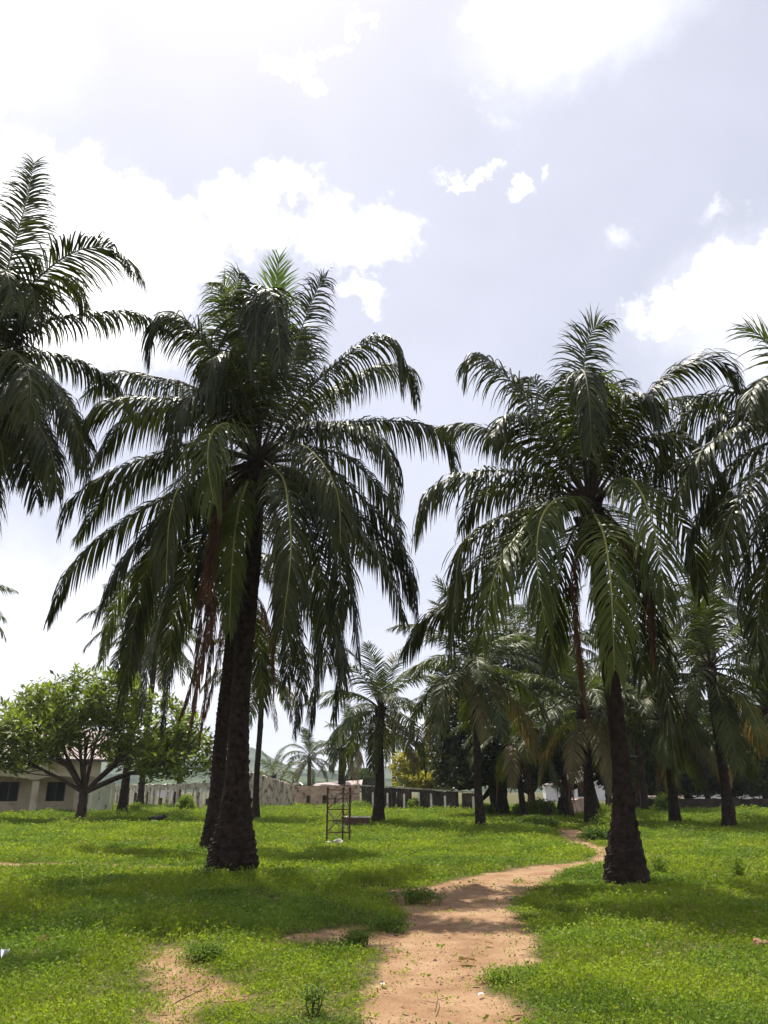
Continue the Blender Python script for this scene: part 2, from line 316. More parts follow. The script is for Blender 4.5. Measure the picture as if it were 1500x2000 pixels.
def ground_mat(pathonly=False):
    m = bpy.data.materials.new('bare_earth' if pathonly else 'ground'); m.use_nodes = True
    t = m.node_tree; n = t.nodes; l = t.links; b = n['Principled BSDF']; b.inputs['Roughness'].default_value = .95; b.inputs['Specular IOR Level'].default_value = .15
    g = n.new('ShaderNodeNewGeometry')
    def noi(sc, d=6, r=.6):
        x = n.new('ShaderNodeTexNoise'); x.inputs['Scale'].default_value = sc; x.inputs['Detail'].default_value = d; x.inputs['Roughness'].default_value = r; l.new(g.outputs['Position'], x.inputs['Vector']); return x.outputs['Fac']
    def ramp(fac, stops):
        x = n.new('ShaderNodeValToRGB'); e = x.color_ramp.elements
        while len(e) < len(stops): e.new(.5)
        for i, (p, c) in enumerate(stops): e[i].position = p; e[i].color = (*c, 1)
        l.new(fac, x.inputs[0]); return x.outputs[0]
    sand = ramp(noi(1.6, 8, .65), [(.25, (.175, .095, .048)), (.48, (.300, .180, .098)), (.75, (.42, .285, .170))])
    fine = ramp(noi(45, 5, .7), [(.3, (.45, .4, .35)), (.5, (1, 1, 1)), (.72, (1.25, 1.2, 1.15))])
    mm = n.new('ShaderNodeMix'); mm.data_type = 'RGBA'; mm.blend_type = 'MULTIPLY'; mm.inputs[0].default_value = .7; l.new(sand, mm.inputs[6]); l.new(fine, mm.inputs[7])
    col = mm.outputs[2]
    if not pathonly:
        gr = ramp(noi(7, 8, .7), [(.3, (.030, .034, .010)), (.5, (.075, .075, .020)), (.7, (.17, .12, .06))])
        at = n.new('ShaderNodeAttribute'); at.attribute_name = 'soil'
        mk = n.new('ShaderNodeMath'); mk.operation = 'MULTIPLY_ADD'; mk.use_clamp = True; l.new(noi(14, 4), mk.inputs[0]); mk.inputs[1].default_value = .5
        sb = n.new('ShaderNodeMath'); sb.operation = 'SUBTRACT'; l.new(at.outputs['Fac'], sb.inputs[0]); sb.inputs[1].default_value = .25; l.new(sb.outputs[0], mk.inputs[2])
        mx = n.new('ShaderNodeMix'); mx.data_type = 'RGBA'; l.new(mk.outputs[0], mx.inputs[0]); l.new(gr, mx.inputs[6]); l.new(col, mx.inputs[7]); col = mx.outputs[2]
    l.new(col, b.inputs['Base Color'])
    bp = n.new('ShaderNodeBump'); bp.inputs['Distance'].default_value = .02; bp.inputs['Strength'].default_value = .9; l.new(noi(18, 8, .7), bp.inputs['Height']); l.new(bp.outputs[0], b.inputs['Normal'])
    return m
ground = gm.build('ground', ground_mat(), smooth=True); tag(ground, kind='structure')
at = ground.data.attributes.new('soil', 'FLOAT', 'POINT'); at.data.foreach_set('value', soil.ravel().astype(np.float32))
# the trodden path as its own sheet 5 mm above the ground sheet
fs = sdm.ravel()[QF].max(1) < -.02
fy = Y.ravel()[QF[:, 0]]; fs &= fy < 70
use = QF[fs]; uniq, inv = np.unique(use, return_inverse=True)
PV = np.stack([X.ravel()[uniq], Y.ravel()[uniq], Z.ravel()[uniq] + .005], -1)
path = MB().add(PV, inv.reshape(-1, 4)).build('path', ground_mat(True), smooth=True); tag(path, kind='structure')

# ------------------------------------------------------------------ grass and herbs
def leaves(pos, dirv, wid, ln, nrm=None, rng=None, fold=.0):
    """kite-shaped leaves: pos (n,3), dirv (n,3) unit, wid, ln arrays"""
    n = len(pos)
    r = rng.normal(size=(n, 3)) if nrm is None else nrm
    sd_ = np.cross(dirv, r); sd_ /= np.linalg.norm(sd_, axis=1)[:, None] + 1e-9
    mid = pos + dirv * (ln * .5)[:, None]
    up = np.cross(sd_, dirv)
    v = np.stack([pos, mid + sd_ * (wid / 2)[:, None] + up * (fold * wid)[:, None], pos + dirv * ln[:, None], mid - sd_ * (wid / 2)[:, None] + up * (fold * wid)[:, None]], 1)
    return v.reshape(-1, 3), np.arange(4 * n).reshape(-1, 4)
rng = np.random.default_rng(4)
def rand_dirs(n, lo, hi, rng):
    a = rng.uniform(0, 2 * math.pi, n); t = np.radians(rng.uniform(lo, hi, n))
    return np.stack([np.cos(a) * np.cos(t), np.sin(a) * np.cos(t), np.sin(t)], -1)
NT = 250000
uu = rng.uniform(0, 1, NT); pw = .42; r0, r1 = 4.2, 85.
rr = (r0 ** pw + uu * (r1 ** pw - r0 ** pw)) ** (1 / pw); aa = rng.uniform(R(-35), R(35), NT)
tx = rr * np.sin(aa); ty = rr * np.cos(aa)
s_ = sdist(tx, ty); patch = fbm(tx * .5, ty * .5, 21, 4)
thin = fbm(tx * 1.7, ty * 1.7, 31, 3)
keep = (s_ > .0) & (rng.uniform(0, 1, NT) < np.clip((s_ + .05) / .25, .12, 1)) & (rng.uniform(0, 1, NT) < np.clip(.5 + (thin - .32) * 5, .35, 1))
inb = np.where(tx < -1.2, .30, .05) * np.exp(np.minimum(s_, 0) * 5) + np.where((tx < -1.0) & (ty < 12), .07, .012)
keep |= (s_ < 0) & (rng.uniform(0, 1, NT) < inb)
tx, ty, rr, s_, patch = tx[keep], ty[keep], rr[keep], s_[keep], patch[keep]
sc = (np.maximum(rr, 6) / 7) ** .66
lush = np.clip(.45 + (patch - .35) * 2.2, .35, 1.5) * np.clip(.45 + s_ * .9, .4, 1)
lush = lush * (1 + np.clip((rr - 22) / 30, 0, 1) * .5)
tsz = np.minimum(rng.lognormal(-.08, .22, len(tx)), 1.35); spec_ = fbm(tx * .8 + 9, ty * .8, 51, 4) + rng.normal(0, .06, len(tx))
nl = 9; tz = gz(tx, ty)
rp = lambda a: np.repeat(a, nl)
n = len(tx) * nl
kindb = rng.uniform(0, 1, n) < .30
off = rng.normal(0, .04, (n, 2)) * rp(sc)[:, None]
hh = rng.uniform(.01, .105, n) * rp(lush * tsz) * rp(sc) ** .45
hh = np.where(kindb, 0.0, hh)
pos = np.stack([rp(tx) + off[:, 0], rp(ty) + off[:, 1], rp(tz) + hh], -1)
dv = np.where(kindb[:, None], rand_dirs(n, 45, 88, rng), rand_dirs(n, -10, 50, rng))
ln = np.where(kindb, rng.uniform(.05, .13, n) * rp(lush) * rp(sc) ** .5, rng.uniform(.014, .033, n) * rp(sc * tsz))
wd = np.where(kindb, rng.uniform(.005, .009, n) * rp(sc), ln * rng.uniform(.4, .7, n))
lv, lf = leaves(pos, dv, wd, ln, rng=rng)
sp = rp(spec_); straw = rng.uniform(0, 1, n) < np.where(sp > .58, .07, .02)
cls = np.where(straw, 2, np.where(sp < .44, 1, 0)); gb_ = MB()
for c_ in (0, 1, 2):
    sel = cls == c_; gb_.add(lv.reshape(-1, 4, 3)[sel].reshape(-1, 3), np.arange(sel.sum() * 4).reshape(-1, 4), c_)
grass = gb_.build('grass', [M['grass'], M['herb'], M['straw']])
tag(grass, 'low green grass and small herbs covering the grove floor', 'grass', kind='stuff')

# crumbs, grit and leaf bits lying on the bare earth
nq = 60000; pr_ = 5 + rng.uniform(0, 1, nq) ** 1.3 * 17; pa = rng.uniform(R(-32), R(32), nq); px_, py_ = pr_ * np.sin(pa), pr_ * np.cos(pa)
sp_ = sdist(px_, py_); kk_ = (sp_ < .05) & (rng.uniform(0, 1, nq) < np.clip((fbm(px_ * 1.5, py_ * 1.5, 61, 3) - .35) * 3, .05, 1)); px_, py_ = px_[kk_], py_[kk_]; nq = len(px_)
gs = rng.lognormal(-5.1, .5, nq); gsz = gs[:, None, None] * rng.uniform(.6, 1.3, (nq, 6, 3)) * np.array([[1, 0, 0], [-1, 0, 0], [0, 1, 0], [0, -1, 0], [0, 0, .6], [0, 0, -.5]])[None] 
gp_ = np.stack([px_, py_, gz(px_, py_) + .004 - .025 * np.clip(-sdist(px_, py_) / .3, 0, 1) + gs * .2], -1)
tri = np.array([(0, 2, 4), (2, 1, 4), (1, 3, 4), (3, 0, 4)]); kb = MB(); 
half = rng.uniform(0, 1, nq) < .75
for sel, mi_ in ((half, 0), (~half, 1)):
    m_ = sel.sum(); kb.add((gsz[sel] + gp_[sel][:, None]).reshape(-1, 3), (np.arange(m_)[:, None, None] * 6 + tri[None]).reshape(-1, 3), mi_)
tag(kb.build('grit', [M['soil_clod'], M['twig']]), 'grit, crumbs and leaf bits strewn over the bare earth', 'grit', kind='stuff')

# ------------------------------------------------------------------ palm fronds
def spline(cp, n=36):
    cp = np.asarray(cp, float); k = len(cp)
    ext = np.vstack([2 * cp[0] - cp[1], cp, 2 * cp[-1] - cp[-2]]); out = []
    for i in range(k - 1):
        p0, p1, p2, p3 = ext[i:i + 4]; t = np.linspace(0, 1, 16, endpoint=False)[:, None]
        out.append(.5 * (2 * p1 + (p2 - p0) * t + (2 * p0 - 5 * p1 + 4 * p2 - p3) * t ** 2 + (3 * p1 - p0 - 3 * p2 + p3) * t ** 3))
    out = np.vstack(out + [cp[-1:]])
    L = np.concatenate([[0], np.cumsum(np.linalg.norm(np.diff(out, axis=0), axis=1))])
    s = np.linspace(0, L[-1], n); return np.stack([np.interp(s, L, out[:, j]) for j in range(3)], -1), L[-1]
def frond(cp, rng, L=1.2, spacing=.036, wid=.043, droop=.42, seg=5, a0=64, a1=32, s0=.13, plume=.13, rad=.045, fullness=.96, radial=None, wmul=1.0):
    pts, arc = spline(cp, 32)
    T = np.gradient(pts, axis=0); T /= np.linalg.norm(T, axis=1)[:, None]
    if radial is None:
        h = pts[int(.6 * 32)] - pts[0]; h[2] = 0
        if np.linalg.norm(h) < .25 * arc * .6: h = pts[-1] - pts[0]; h[2] = 0
        radial = h / (np.linalg.norm(h) + 1e-9)
    Sb = np.cross([0, 0, 1.], radial)
    mb = MB()
    rs = rad * (1 - np.linspace(0, 1, 32) ** .7 * .88); rs[:4] *= np.array([1.9, 1.5, 1.25, 1.1])
    mb.tube(pts[:6], rs[:6], 6, 2, cap=False); mb.tube(pts[5:], rs[5:], 5, 1, cap=False)
    n = max(12, int(arc * (1 - s0) / spacing)); s = np.repeat(s0 + (1 - s0) * (np.arange(n) + .5) / n, 2)
    side = np.tile([1., -1.], n); s = np.clip(s + rng.normal(0, .2 / n, 2 * n), s0, 1)
    kp = rng.uniform(0, 1, 2 * n) < fullness; s = s[kp]; side = side[kp]; n = len(s)
    ts = np.linspace(0, 1, 32)
    p = np.stack([np.interp(s, ts, pts[:, j]) for j in range(3)], -1)
    t = np.stack([np.interp(s, ts, T[:, j]) for j in range(3)], -1); t /= np.linalg.norm(t, axis=1)[:, None]
    sv_ = Sb[None] - (t @ Sb)[:, None] * t; sv_ /= np.linalg.norm(sv_, axis=1)[:, None] + 1e-9
    uv_ = np.cross(t, sv_)
    x = (s - s0) / (1 - s0)
    a = np.radians(a0 + (a1 - a0) * x ** 1.3 + rng.normal(0, 4.0, n)); ph = rng.normal(.10, plume, n)
    d = np.cos(a)[:, None] * t + np.sin(a)[:, None] * (side * np.cos(ph))[:, None] * sv_ + (np.sin(a) * np.sin(ph))[:, None] * uv_
    prof = np.minimum(1, .38 + x * 3.0) * (1 - .60 * np.clip((x - .55) / .45, 0, 1) ** 1.7)
    ll = L * prof * rng.uniform(.84, 1.06, n) * np.where(rng.uniform(0, 1, n) < .06, rng.uniform(.3, .8, n), 1); g = droop * np.exp(rng.normal(0, .16, n)) * (1 + .25 * np.sin(x * rng.uniform(9, 16) + rng.uniform(0, 6)))
    wp = np.array([.55, 1, .95, .75, .45, .04]) if seg == 5 else np.interp(np.linspace(0, 1, seg + 1), [0, .2, .6, 1], [.55, 1, .8, .05])
    q = p.copy(); tw = rng.normal(0, .28, n); V = np.zeros((n, seg + 1, 2, 3))
    for k in range(seg + 1):
        wv = t - np.sum(t * d, 1)[:, None] * d; wv /= np.linalg.norm(wv, axis=1)[:, None] + 1e-9
        bb = np.cross(d, wv); wv = wv * np.cos(tw)[:, None] + bb * np.sin(tw)[:, None]
        hw = wid * wmul * .5 * wp[k] * np.clip(.45 + .6 * prof, 0, 1)
        V[:, k, 0] = q + wv * hw[:, None]; V[:, k, 1] = q - wv * hw[:, None]
        d = d + np.array([0, 0, -1.]) * (g * (.35 + .28 * k))[:, None]
        d /= np.linalg.norm(d, axis=1)[:, None]
        q = q + d * (ll / seg)[:, None]
    base = np.arange(n)[:, None] * (seg + 1) * 2; kk = np.arange(seg)[None, :] * 2
    f = np.stack([base + kk, base + kk + 1, base + kk + 3, base + kk + 2], -1).reshape(-1, 4)
    mb.add(V.reshape(-1, 3), f, 0)
    return mb
M['rachis_light'] = mat('rachis_light', (.17, .18, .04), (.32, .31, .08), 2.0, .45, .3)
FM = {'h': ('palm', 'rachis_light'), 'g': ('palm', 'rachis'), 'y': ('palm_young', 'rachis_light'), 'b': ('palm_bright', 'rachis'), 't': ('palm_tired', 'rachis'), 'd': ('palm_dead', 'rachis_dead'), 'm': ('palm_mid', 'rachis')}
def mats(k): return [M[FM[k][0]], M[FM[k][1]], M['petiole_base']]

def trunk_mesh(base, top, rb, rt, rng, flare=1.0, fine=True, boots=True, bend=0.0):
    base = np.array(base, float); top = np.array(top, float); H = top[2] - base[2]
    st = .035 if fine else .12; k = int(H / st) + 2; tt = np.linspace(0, 1, k)
    pts = base + (top - base) * tt[:, None]; z = tt * H
    pts[:, 0] += bend * np.sin(tt * math.pi) + .03 * np.sin(tt * 9 + rng.uniform(0, 6)); pts[:, 1] += .03 * np.sin(tt * 7 + rng.uniform(0, 6))
    pts[0, 2] -= .12
    r = rt + (rb - rt) * (.92 * np.exp(-(z / (.9 * flare)) ** 1.5) + .08 * (1 - tt)) + .35 * rt * np.exp(-((H - z) / .5) ** 2)
    na = 40 if fine else 14
    seed = int(rng.integers(1000))
    def disp(i, th):
        zz = i * st + .05 * np.sin(th * 2 + seed) + .09 * vnoise(th * 1.6, i * st * 1.3, seed + 5); row = zz / .15 + th / (2 * math.pi) * 2; nn = 8
        c = th / (2 * math.pi) * nn + np.floor(row) * .5 + hash2(np.floor(row).astype(np.int64), 0, seed) * .2
        fr = row - np.floor(row); e = np.abs((c - np.floor(c)) - .5) * 2
        cell = hash2(np.floor(c).astype(np.int64), np.floor(row).astype(np.int64), seed)
        bump = (fr ** 1.3) * (1 - e ** 3) * (.35 + .9 * cell)
        return 1 + (.16 if fine else .12) * bump * (.3 + 1.2 * vnoise(th * 1.1 + 3, zz * 3.1, seed + 9)) - .05 + .09 * vnoise(th * 2.5, zz * 5, seed)
    mb = MB().tube(pts, r, na, 0, disp)
    if boots:                                            # cut leaf bases round the head of the trunk
        nb = 46 if fine else 16
        for i in range(nb):
            a = i * 2.4; hz_ = H - (i / nb) * 1.15 - .05; q = base + (top - base) * (hz_ / H)
            o = np.array([math.cos(a), math.sin(a), 0]); r_ = rt * .85
            p0 = q + o * r_ * .7; ln_ = rng.uniform(.16, .42)
            p1 = p0 + (o * .75 + np.array([0, 0, .9])) * ln_ * .5; p2 = p1 + (o * .55 + np.array([0, 0, 1.])) * ln_ * .45
            mb.tube([p0, p1, p2], [.075, .06, .035], 5, 0)
    return mb

GROUP = 'oil palms of the grove'
def fitted_palm(label, base, top, rb, rt, fronds, seed, Yc=None, flare=1.0, extra=(), bend=0.0, Lm=1.0):
    rng = np.random.default_rng(seed); Yc = Yc or base[1]
    root = empty('oil_palm', base, label, 'palm tree', GROUP)
    trunk_mesh(base, top, rb, rt, rng, flare, True, bend=bend).build('trunk', M['trunk'], root, base, smooth=False)
    for fr in fronds:
        k, pp = fr[0], fr[1]; kw = dict(fr[2]) if len(fr) > 2 else {}
        cp = [P(u, v, Yc + d) for u, v, d in pp]
        cp[0] = np.array(top) + (cp[0] - np.array(top)) * .35
        if k == 'd':
            kw = {**dict(L=.62, wid=.020, droop=.9, a0=38, a1=15, plume=.6, spacing=.028, rad=.03), **kw}
        else:
            kw.setdefault('L', 1.22); kw['L'] *= Lm * rng.uniform(.88, 1.06); kw.setdefault('fullness', rng.uniform(.80, .98)); kw.setdefault('plume', rng.uniform(.08, .28))
        frond(cp, rng, **kw).build('dead_frond' if k == 'd' else 'frond', mats(k), root, base)
    for (az_, e0, bendd, L_, k) in extra:
        cp = gen_curve(e0, bendd, L_); ca, sa = math.cos(R(az_)), math.sin(R(az_))
        cp = np.stack([cp[:, 0] * ca, cp[:, 0] * sa, cp[:, 2]], -1) + np.array(top)
        frond(cp, rng).build('frond', mats(k), root, base)
    return root
def gen_curve(e0, bend, L, n=7):
    pts = [np.zeros(3)]; k = 14
    for i in range(k):
        s = (i + .5) / k; e = R(max(e0 - bend * s ** 1.25, -86)); pts.append(pts[-1] + np.array([math.cos(e), 0, math.sin(e)]) * L / k)
    return np.array(pts)[::2]

FRONT = np.array([.25, -.97, 0]); FRONT = FRONT / np.linalg.norm(FRONT)
# --- the big palm left of the middle
b1_ = G(449, 1713); YA = b1_[1]; topA = P(503, 905, YA)
FA = [
 ('g', [(508, 880, 0), (508, 740, -.4), (505, 610, -.9), (522, 560, -1.6), (540, 620, -2.3), (548, 715, -2.6)], dict(droop=.8)),
 ('g', [(505, 880, 0), (490, 760, -.3), (478, 640, -.6), (490, 580, -1.2), (500, 610, -1.9), (498, 700, -2.3)], dict(droop=.85)),
 ('b', [(508, 860, 0), (522, 700, .2), (536, 590, .3), (546, 503, .3)], dict(droop=.06, a0=52, a1=20, plume=.25, L=1.15, wid=.04, s0=.35, radial=FRONT)),
 ('y', [(505, 880, 0), (470, 760, .4), (446, 640, .6), (440, 560, .5), (425, 560, .2)], dict(droop=.5, radial=FRONT)),
 ('g', [(500, 880, 0), (462, 740, .8), (455, 600, 1.3), (468, 530, 1.6), (476, 545, 1.9)], dict(droop=.4)),
 ('g', [(515, 880, 0), (552, 760, .2), (590, 640, .4), (622, 560, .5), (638, 540, .5)], dict(droop=.42, radial=FRONT, L=1.15)),
 ('g', [(515, 880, 0), (560, 780, 1.2), (590, 690, 1.9), (600, 640, 2.3)], dict(droop=.5)),
 ('g', [(520, 880, 0), (590, 775, -.3), (670, 700, -.6), (735, 660, -.9), (778, 680, -1.0), (785, 760, -1.1)], dict(droop=.8)),
 ('g', [(520, 880, 0), (620, 780, 1.0), (720, 720, 1.6), (795, 720, 2.0), (815, 780, 2.1)], dict(droop=.7)),
 ('g', [(520, 885, 0), (620, 835, .8), (740, 822, 1.3), (840, 832, 1.6), (882, 868, 1.7), (890, 940, 1.8)], dict(droop=.8)),
 ('h', [(520, 880, 0), (590, 832, -.9), (670, 828, -1.7), (735, 850, -2.1), (768, 910, -2.3), (772, 985, -2.4)], dict(droop=.75)),
 ('h', [(528, 885, 0), (580, 868, -1.4), (630, 905, -2.3), (660, 970, -2.7), (665, 1060, -2.8)], dict(droop=.65)),
 ('g', [(520, 890, 0), (620, 905, .5), (700, 965, .7), (765, 1040, .8), (805, 1130, .8), (812, 1200, .8)], dict(droop=.7)),
 ('g', [(520, 895, 0), (610, 940, -.7), (690, 1020, -1.1), (750, 1100, -1.3), (790, 1210, -1.4)], dict(droop=.6)),
 ('h', [(528, 890, 0), (550, 930, -1.7), (563, 990, -2.6), (568, 1080, -3.0), (552, 1225, -3.1)], dict(droop=.55)),
 ('y', [(490, 870, 0), (450, 830, -1.6), (415, 845, -2.4), (406, 900, -2.8), (418, 985, -2.9)], dict(droop=.6)),
 ('h', [(488, 880, 0), (420, 890, -1.0), (360, 935, -1.8), (332, 1010, -2.2), (324, 1150, -2.3)], dict(droop=.55)),
 ('g', [(485, 885, 0), (390, 866, -.3), (290, 893, -.6), (200, 930, -.8), (140, 975, -.9), (120, 1030, -1.0)], dict(droop=.75)),
 ('g', [(488, 895, 0), (400, 935, .3), (300, 985, .4), (210, 1040, .4), (140, 1110, .4), (95, 1205, .4)], dict(droop=.7)),
 ('h', [(488, 880, 0), (400, 798, -.8), (290, 778, -1.3), (205, 788, -1.6), (162, 832, -1.8), (155, 905, -1.9)], dict(droop=.75)),
 ('g', [(490, 870, 0), (446, 735, -.5), (385, 655, -.9), (330, 618, -1.2), (297, 645, -1.4), (292, 705, -1.5)], dict(droop=.75)),
 ('g', [(490, 875, 0), (410, 775, .8), (310, 738, 1.4), (220, 730, 1.7), (165, 775, 1.9)], dict(droop=.7)),
 ('g', [(490, 870, 0), (430, 710, 1.0), (380, 640, 1.5), (335, 610, 1.9), (310, 640, 2.0)], dict(droop=.6)),
 ('g', [(515, 905, 0), (570, 960, .9), (615, 1060, 1.3), (635, 1180, 1.5), (640, 1300, 1.5)], dict(droop=.5)),
 ('g', [(518, 900, 0), (600, 950, -.2), (665, 1060, -.3), (690, 1180, -.3), (700, 1280, -.3)], dict(droop=.5)),
 ('g', [(490, 905, 0), (450, 960, .6), (420, 1060, 1.0), (400, 1180, 1.1)], dict(droop=.5)),
 ('y', [(495, 905, 0), (470, 980, -.6), (455, 1080, -.9), (448, 1230, -1.0)], dict(droop=.4, L=.8)),
 ('g', [(486, 900, 0), (380, 985, .9), (300, 1080, 1.3), (265, 1200, 1.4), (250, 1330, 1.4)], dict(droop=.5)),
 ('g', [(488, 885, 0), (400, 880, 1.0), (300, 905, 1.7), (210, 965, 2.0), (150, 1050, 2.1)], dict(droop=.7)),
 ('g', [(486, 895, 0), (410, 930, -.6), (320, 1000, -1.0), (240, 1090, -1.1), (190, 1200, -1.1)], dict(droop=.65)),
 ('g', [(484, 870, 0), (400, 820, .3), (320, 800, .6), (240, 830, .8), (185, 900, .9)], dict(droop=.75)),
 ('g', [(490, 860, 0), (450, 780, -1.1), (400, 760, -1.8), (350, 800, -2.2), (335, 880, -2.3)], dict(droop=.75)),
 ('g', [(520, 890, 0), (590, 930, -1.2), (640, 1010, -1.8), (665, 1110, -1.9), (655, 1220, -1.9)], dict(droop=.55)),
 ('g', [(520, 885, 0), (640, 880, 1.1), (720, 930, 1.6), (770, 1010, 1.8), (790, 1100, 1.8)], dict(droop=.65)),
 ('g', [(505, 880, 0), (520, 760, .9), (540, 680, 1.5), (575, 640, 1.8), (600, 690, 2.0)], dict(droop=.6)),
 ('g', [(500, 880, 0), (480, 780, -.8), (450, 700, -1.4), (420, 700, -1.8), (400, 770, -2.0)], dict(droop=.8)),
 ('g', [(490, 905, 0), (440, 980, 1.2), (380, 1080, 1.8), (340, 1200, 1.9), (330, 1300, 1.9)], dict(droop=.5)),
 ('d', [(486, 915, 0), (450, 960, -.3), (425, 1080, -.4), (415, 1240, -.4), (390, 1440, -.4)]),
 ('d', [(485, 915, 0), (440, 960, -.6), (412, 1060, -.8), (408, 1200, -.8), (372, 1420, -.7)], dict(rad=.028)),
 ('d', [(488, 920, 0), (430, 1010, .3), (395, 1150, .5), (385, 1290, .5), (352, 1400, .5)]),
 ('d', [(510, 920, 0), (540, 1010, .3), (545, 1150, .5), (530, 1300, .5)]),
]
fitted_palm('tall dark palm left of the middle, in front, thick flared black trunk', b1_, topA, .52, .175, FA, 11, flare=1.3,
            extra=[(60, 20, 75, 5.2, 'g'), (100, 45, 80, 5.0, 'g'), (140, 5, 70, 5.2, 'g'), (20, -10, 60, 5, 'g')])

# --- twin palm just behind it
bB = G(414, 1658); YB = bB[1]; topB = P(462, 1120, YB)
FB = [
 ('g', [(465, 1110, 0), (500, 1040, .5), (560, 1020, .8), (610, 1070, .9), (630, 1180, .9)]),
 ('g', [(465, 1110, 0), (540, 1090, .0), (600, 1140, -.2), (625, 1260, -.3), (605, 1420, -.3)], dict(droop=.55)),
 ('g', [(465, 1115, 0), (520, 1110, 1.1), (570, 1190, 1.6), (590, 1310, 1.7), (575, 1430, 1.7)], dict(droop=.5)),
 ('g', [(465, 1115, 0), (560, 1080, -.7), (640, 1140, -1.1), (665, 1260, -1.2), (655, 1360, -1.2)], dict(droop=.5)),
 ('g', [(458, 1110, 0), (400, 1060, .2), (340, 1090, .3), (290, 1160, .3), (260, 1280, .3)], dict(droop=.6)),
 ('g', [(458, 1115, 0), (390, 1110, -.9), (330, 1170, -1.3), (295, 1270, -1.5), (275, 1390, -1.5)], dict(droop=.5)),
 ('y', [(458, 1115, 0), (380, 1080, .7), (280, 1100, 1.2), (225, 1180, 1.3), (200, 1290, 1.3)], dict(droop=.6)),
 ('g', [(460, 1105, 0), (440, 1010, .4), (430, 930, .6), (445, 880, .6)], dict(droop=.4)),
 ('g', [(462, 1105, 0), (490, 1000, 1.0), (520, 950, 1.5), (560, 960, 1.8)], dict(droop=.6)),
 ('g', [(462, 1120, 0), (480, 1170, 1.0), (505, 1270, 1.5), (515, 1380, 1.6)], dict(droop=.4)),
 ('g', [(462, 1115, 0), (540, 1100, .9), (600, 1180, 1.2), (620, 1290, 1.3), (600, 1400, 1.3)], dict(droop=.5)),
 ('g', [(462, 1115, 0), (560, 1130, -1.1), (640, 1200, -1.4), (670, 1300, -1.4), (650, 1400, -1.4)], dict(droop=.5)),
 ('g', [(458, 1110, 0), (370, 1120, .6), (300, 1190, .8), (250, 1290, .8), (235, 1390, .8)], dict(droop=.55)),
 ('g', [(458, 1112, 0), (400, 1150, 0), (350, 1240, 0), (325, 1350, 0), (320, 1430, 0)], dict(droop=.5)),
 ('g', [(462, 1112, 0), (510, 1080, -1.2), (550, 1120, -1.8), (565, 1220, -2.0), (560, 1330, -2.0)], dict(droop=.5)),
 ('d', [(462, 1125, 0), (440, 1180, -.4), (425, 1290, -.6), (400, 1400, -.6)]),
 ('d', [(462, 1125, 0), (430, 1160, .5), (400, 1260, .8), (375, 1380, .8)]),
 ('d', [(465, 1130, 0), (510, 1180, .4), (530, 1260, .6), (535, 1360, .6)]),
]
fitted_palm('dark palm close behind the thick flared trunk, its own trunk just left of it', bB, topB, .38, .19, FB, 12, flare=1.1)

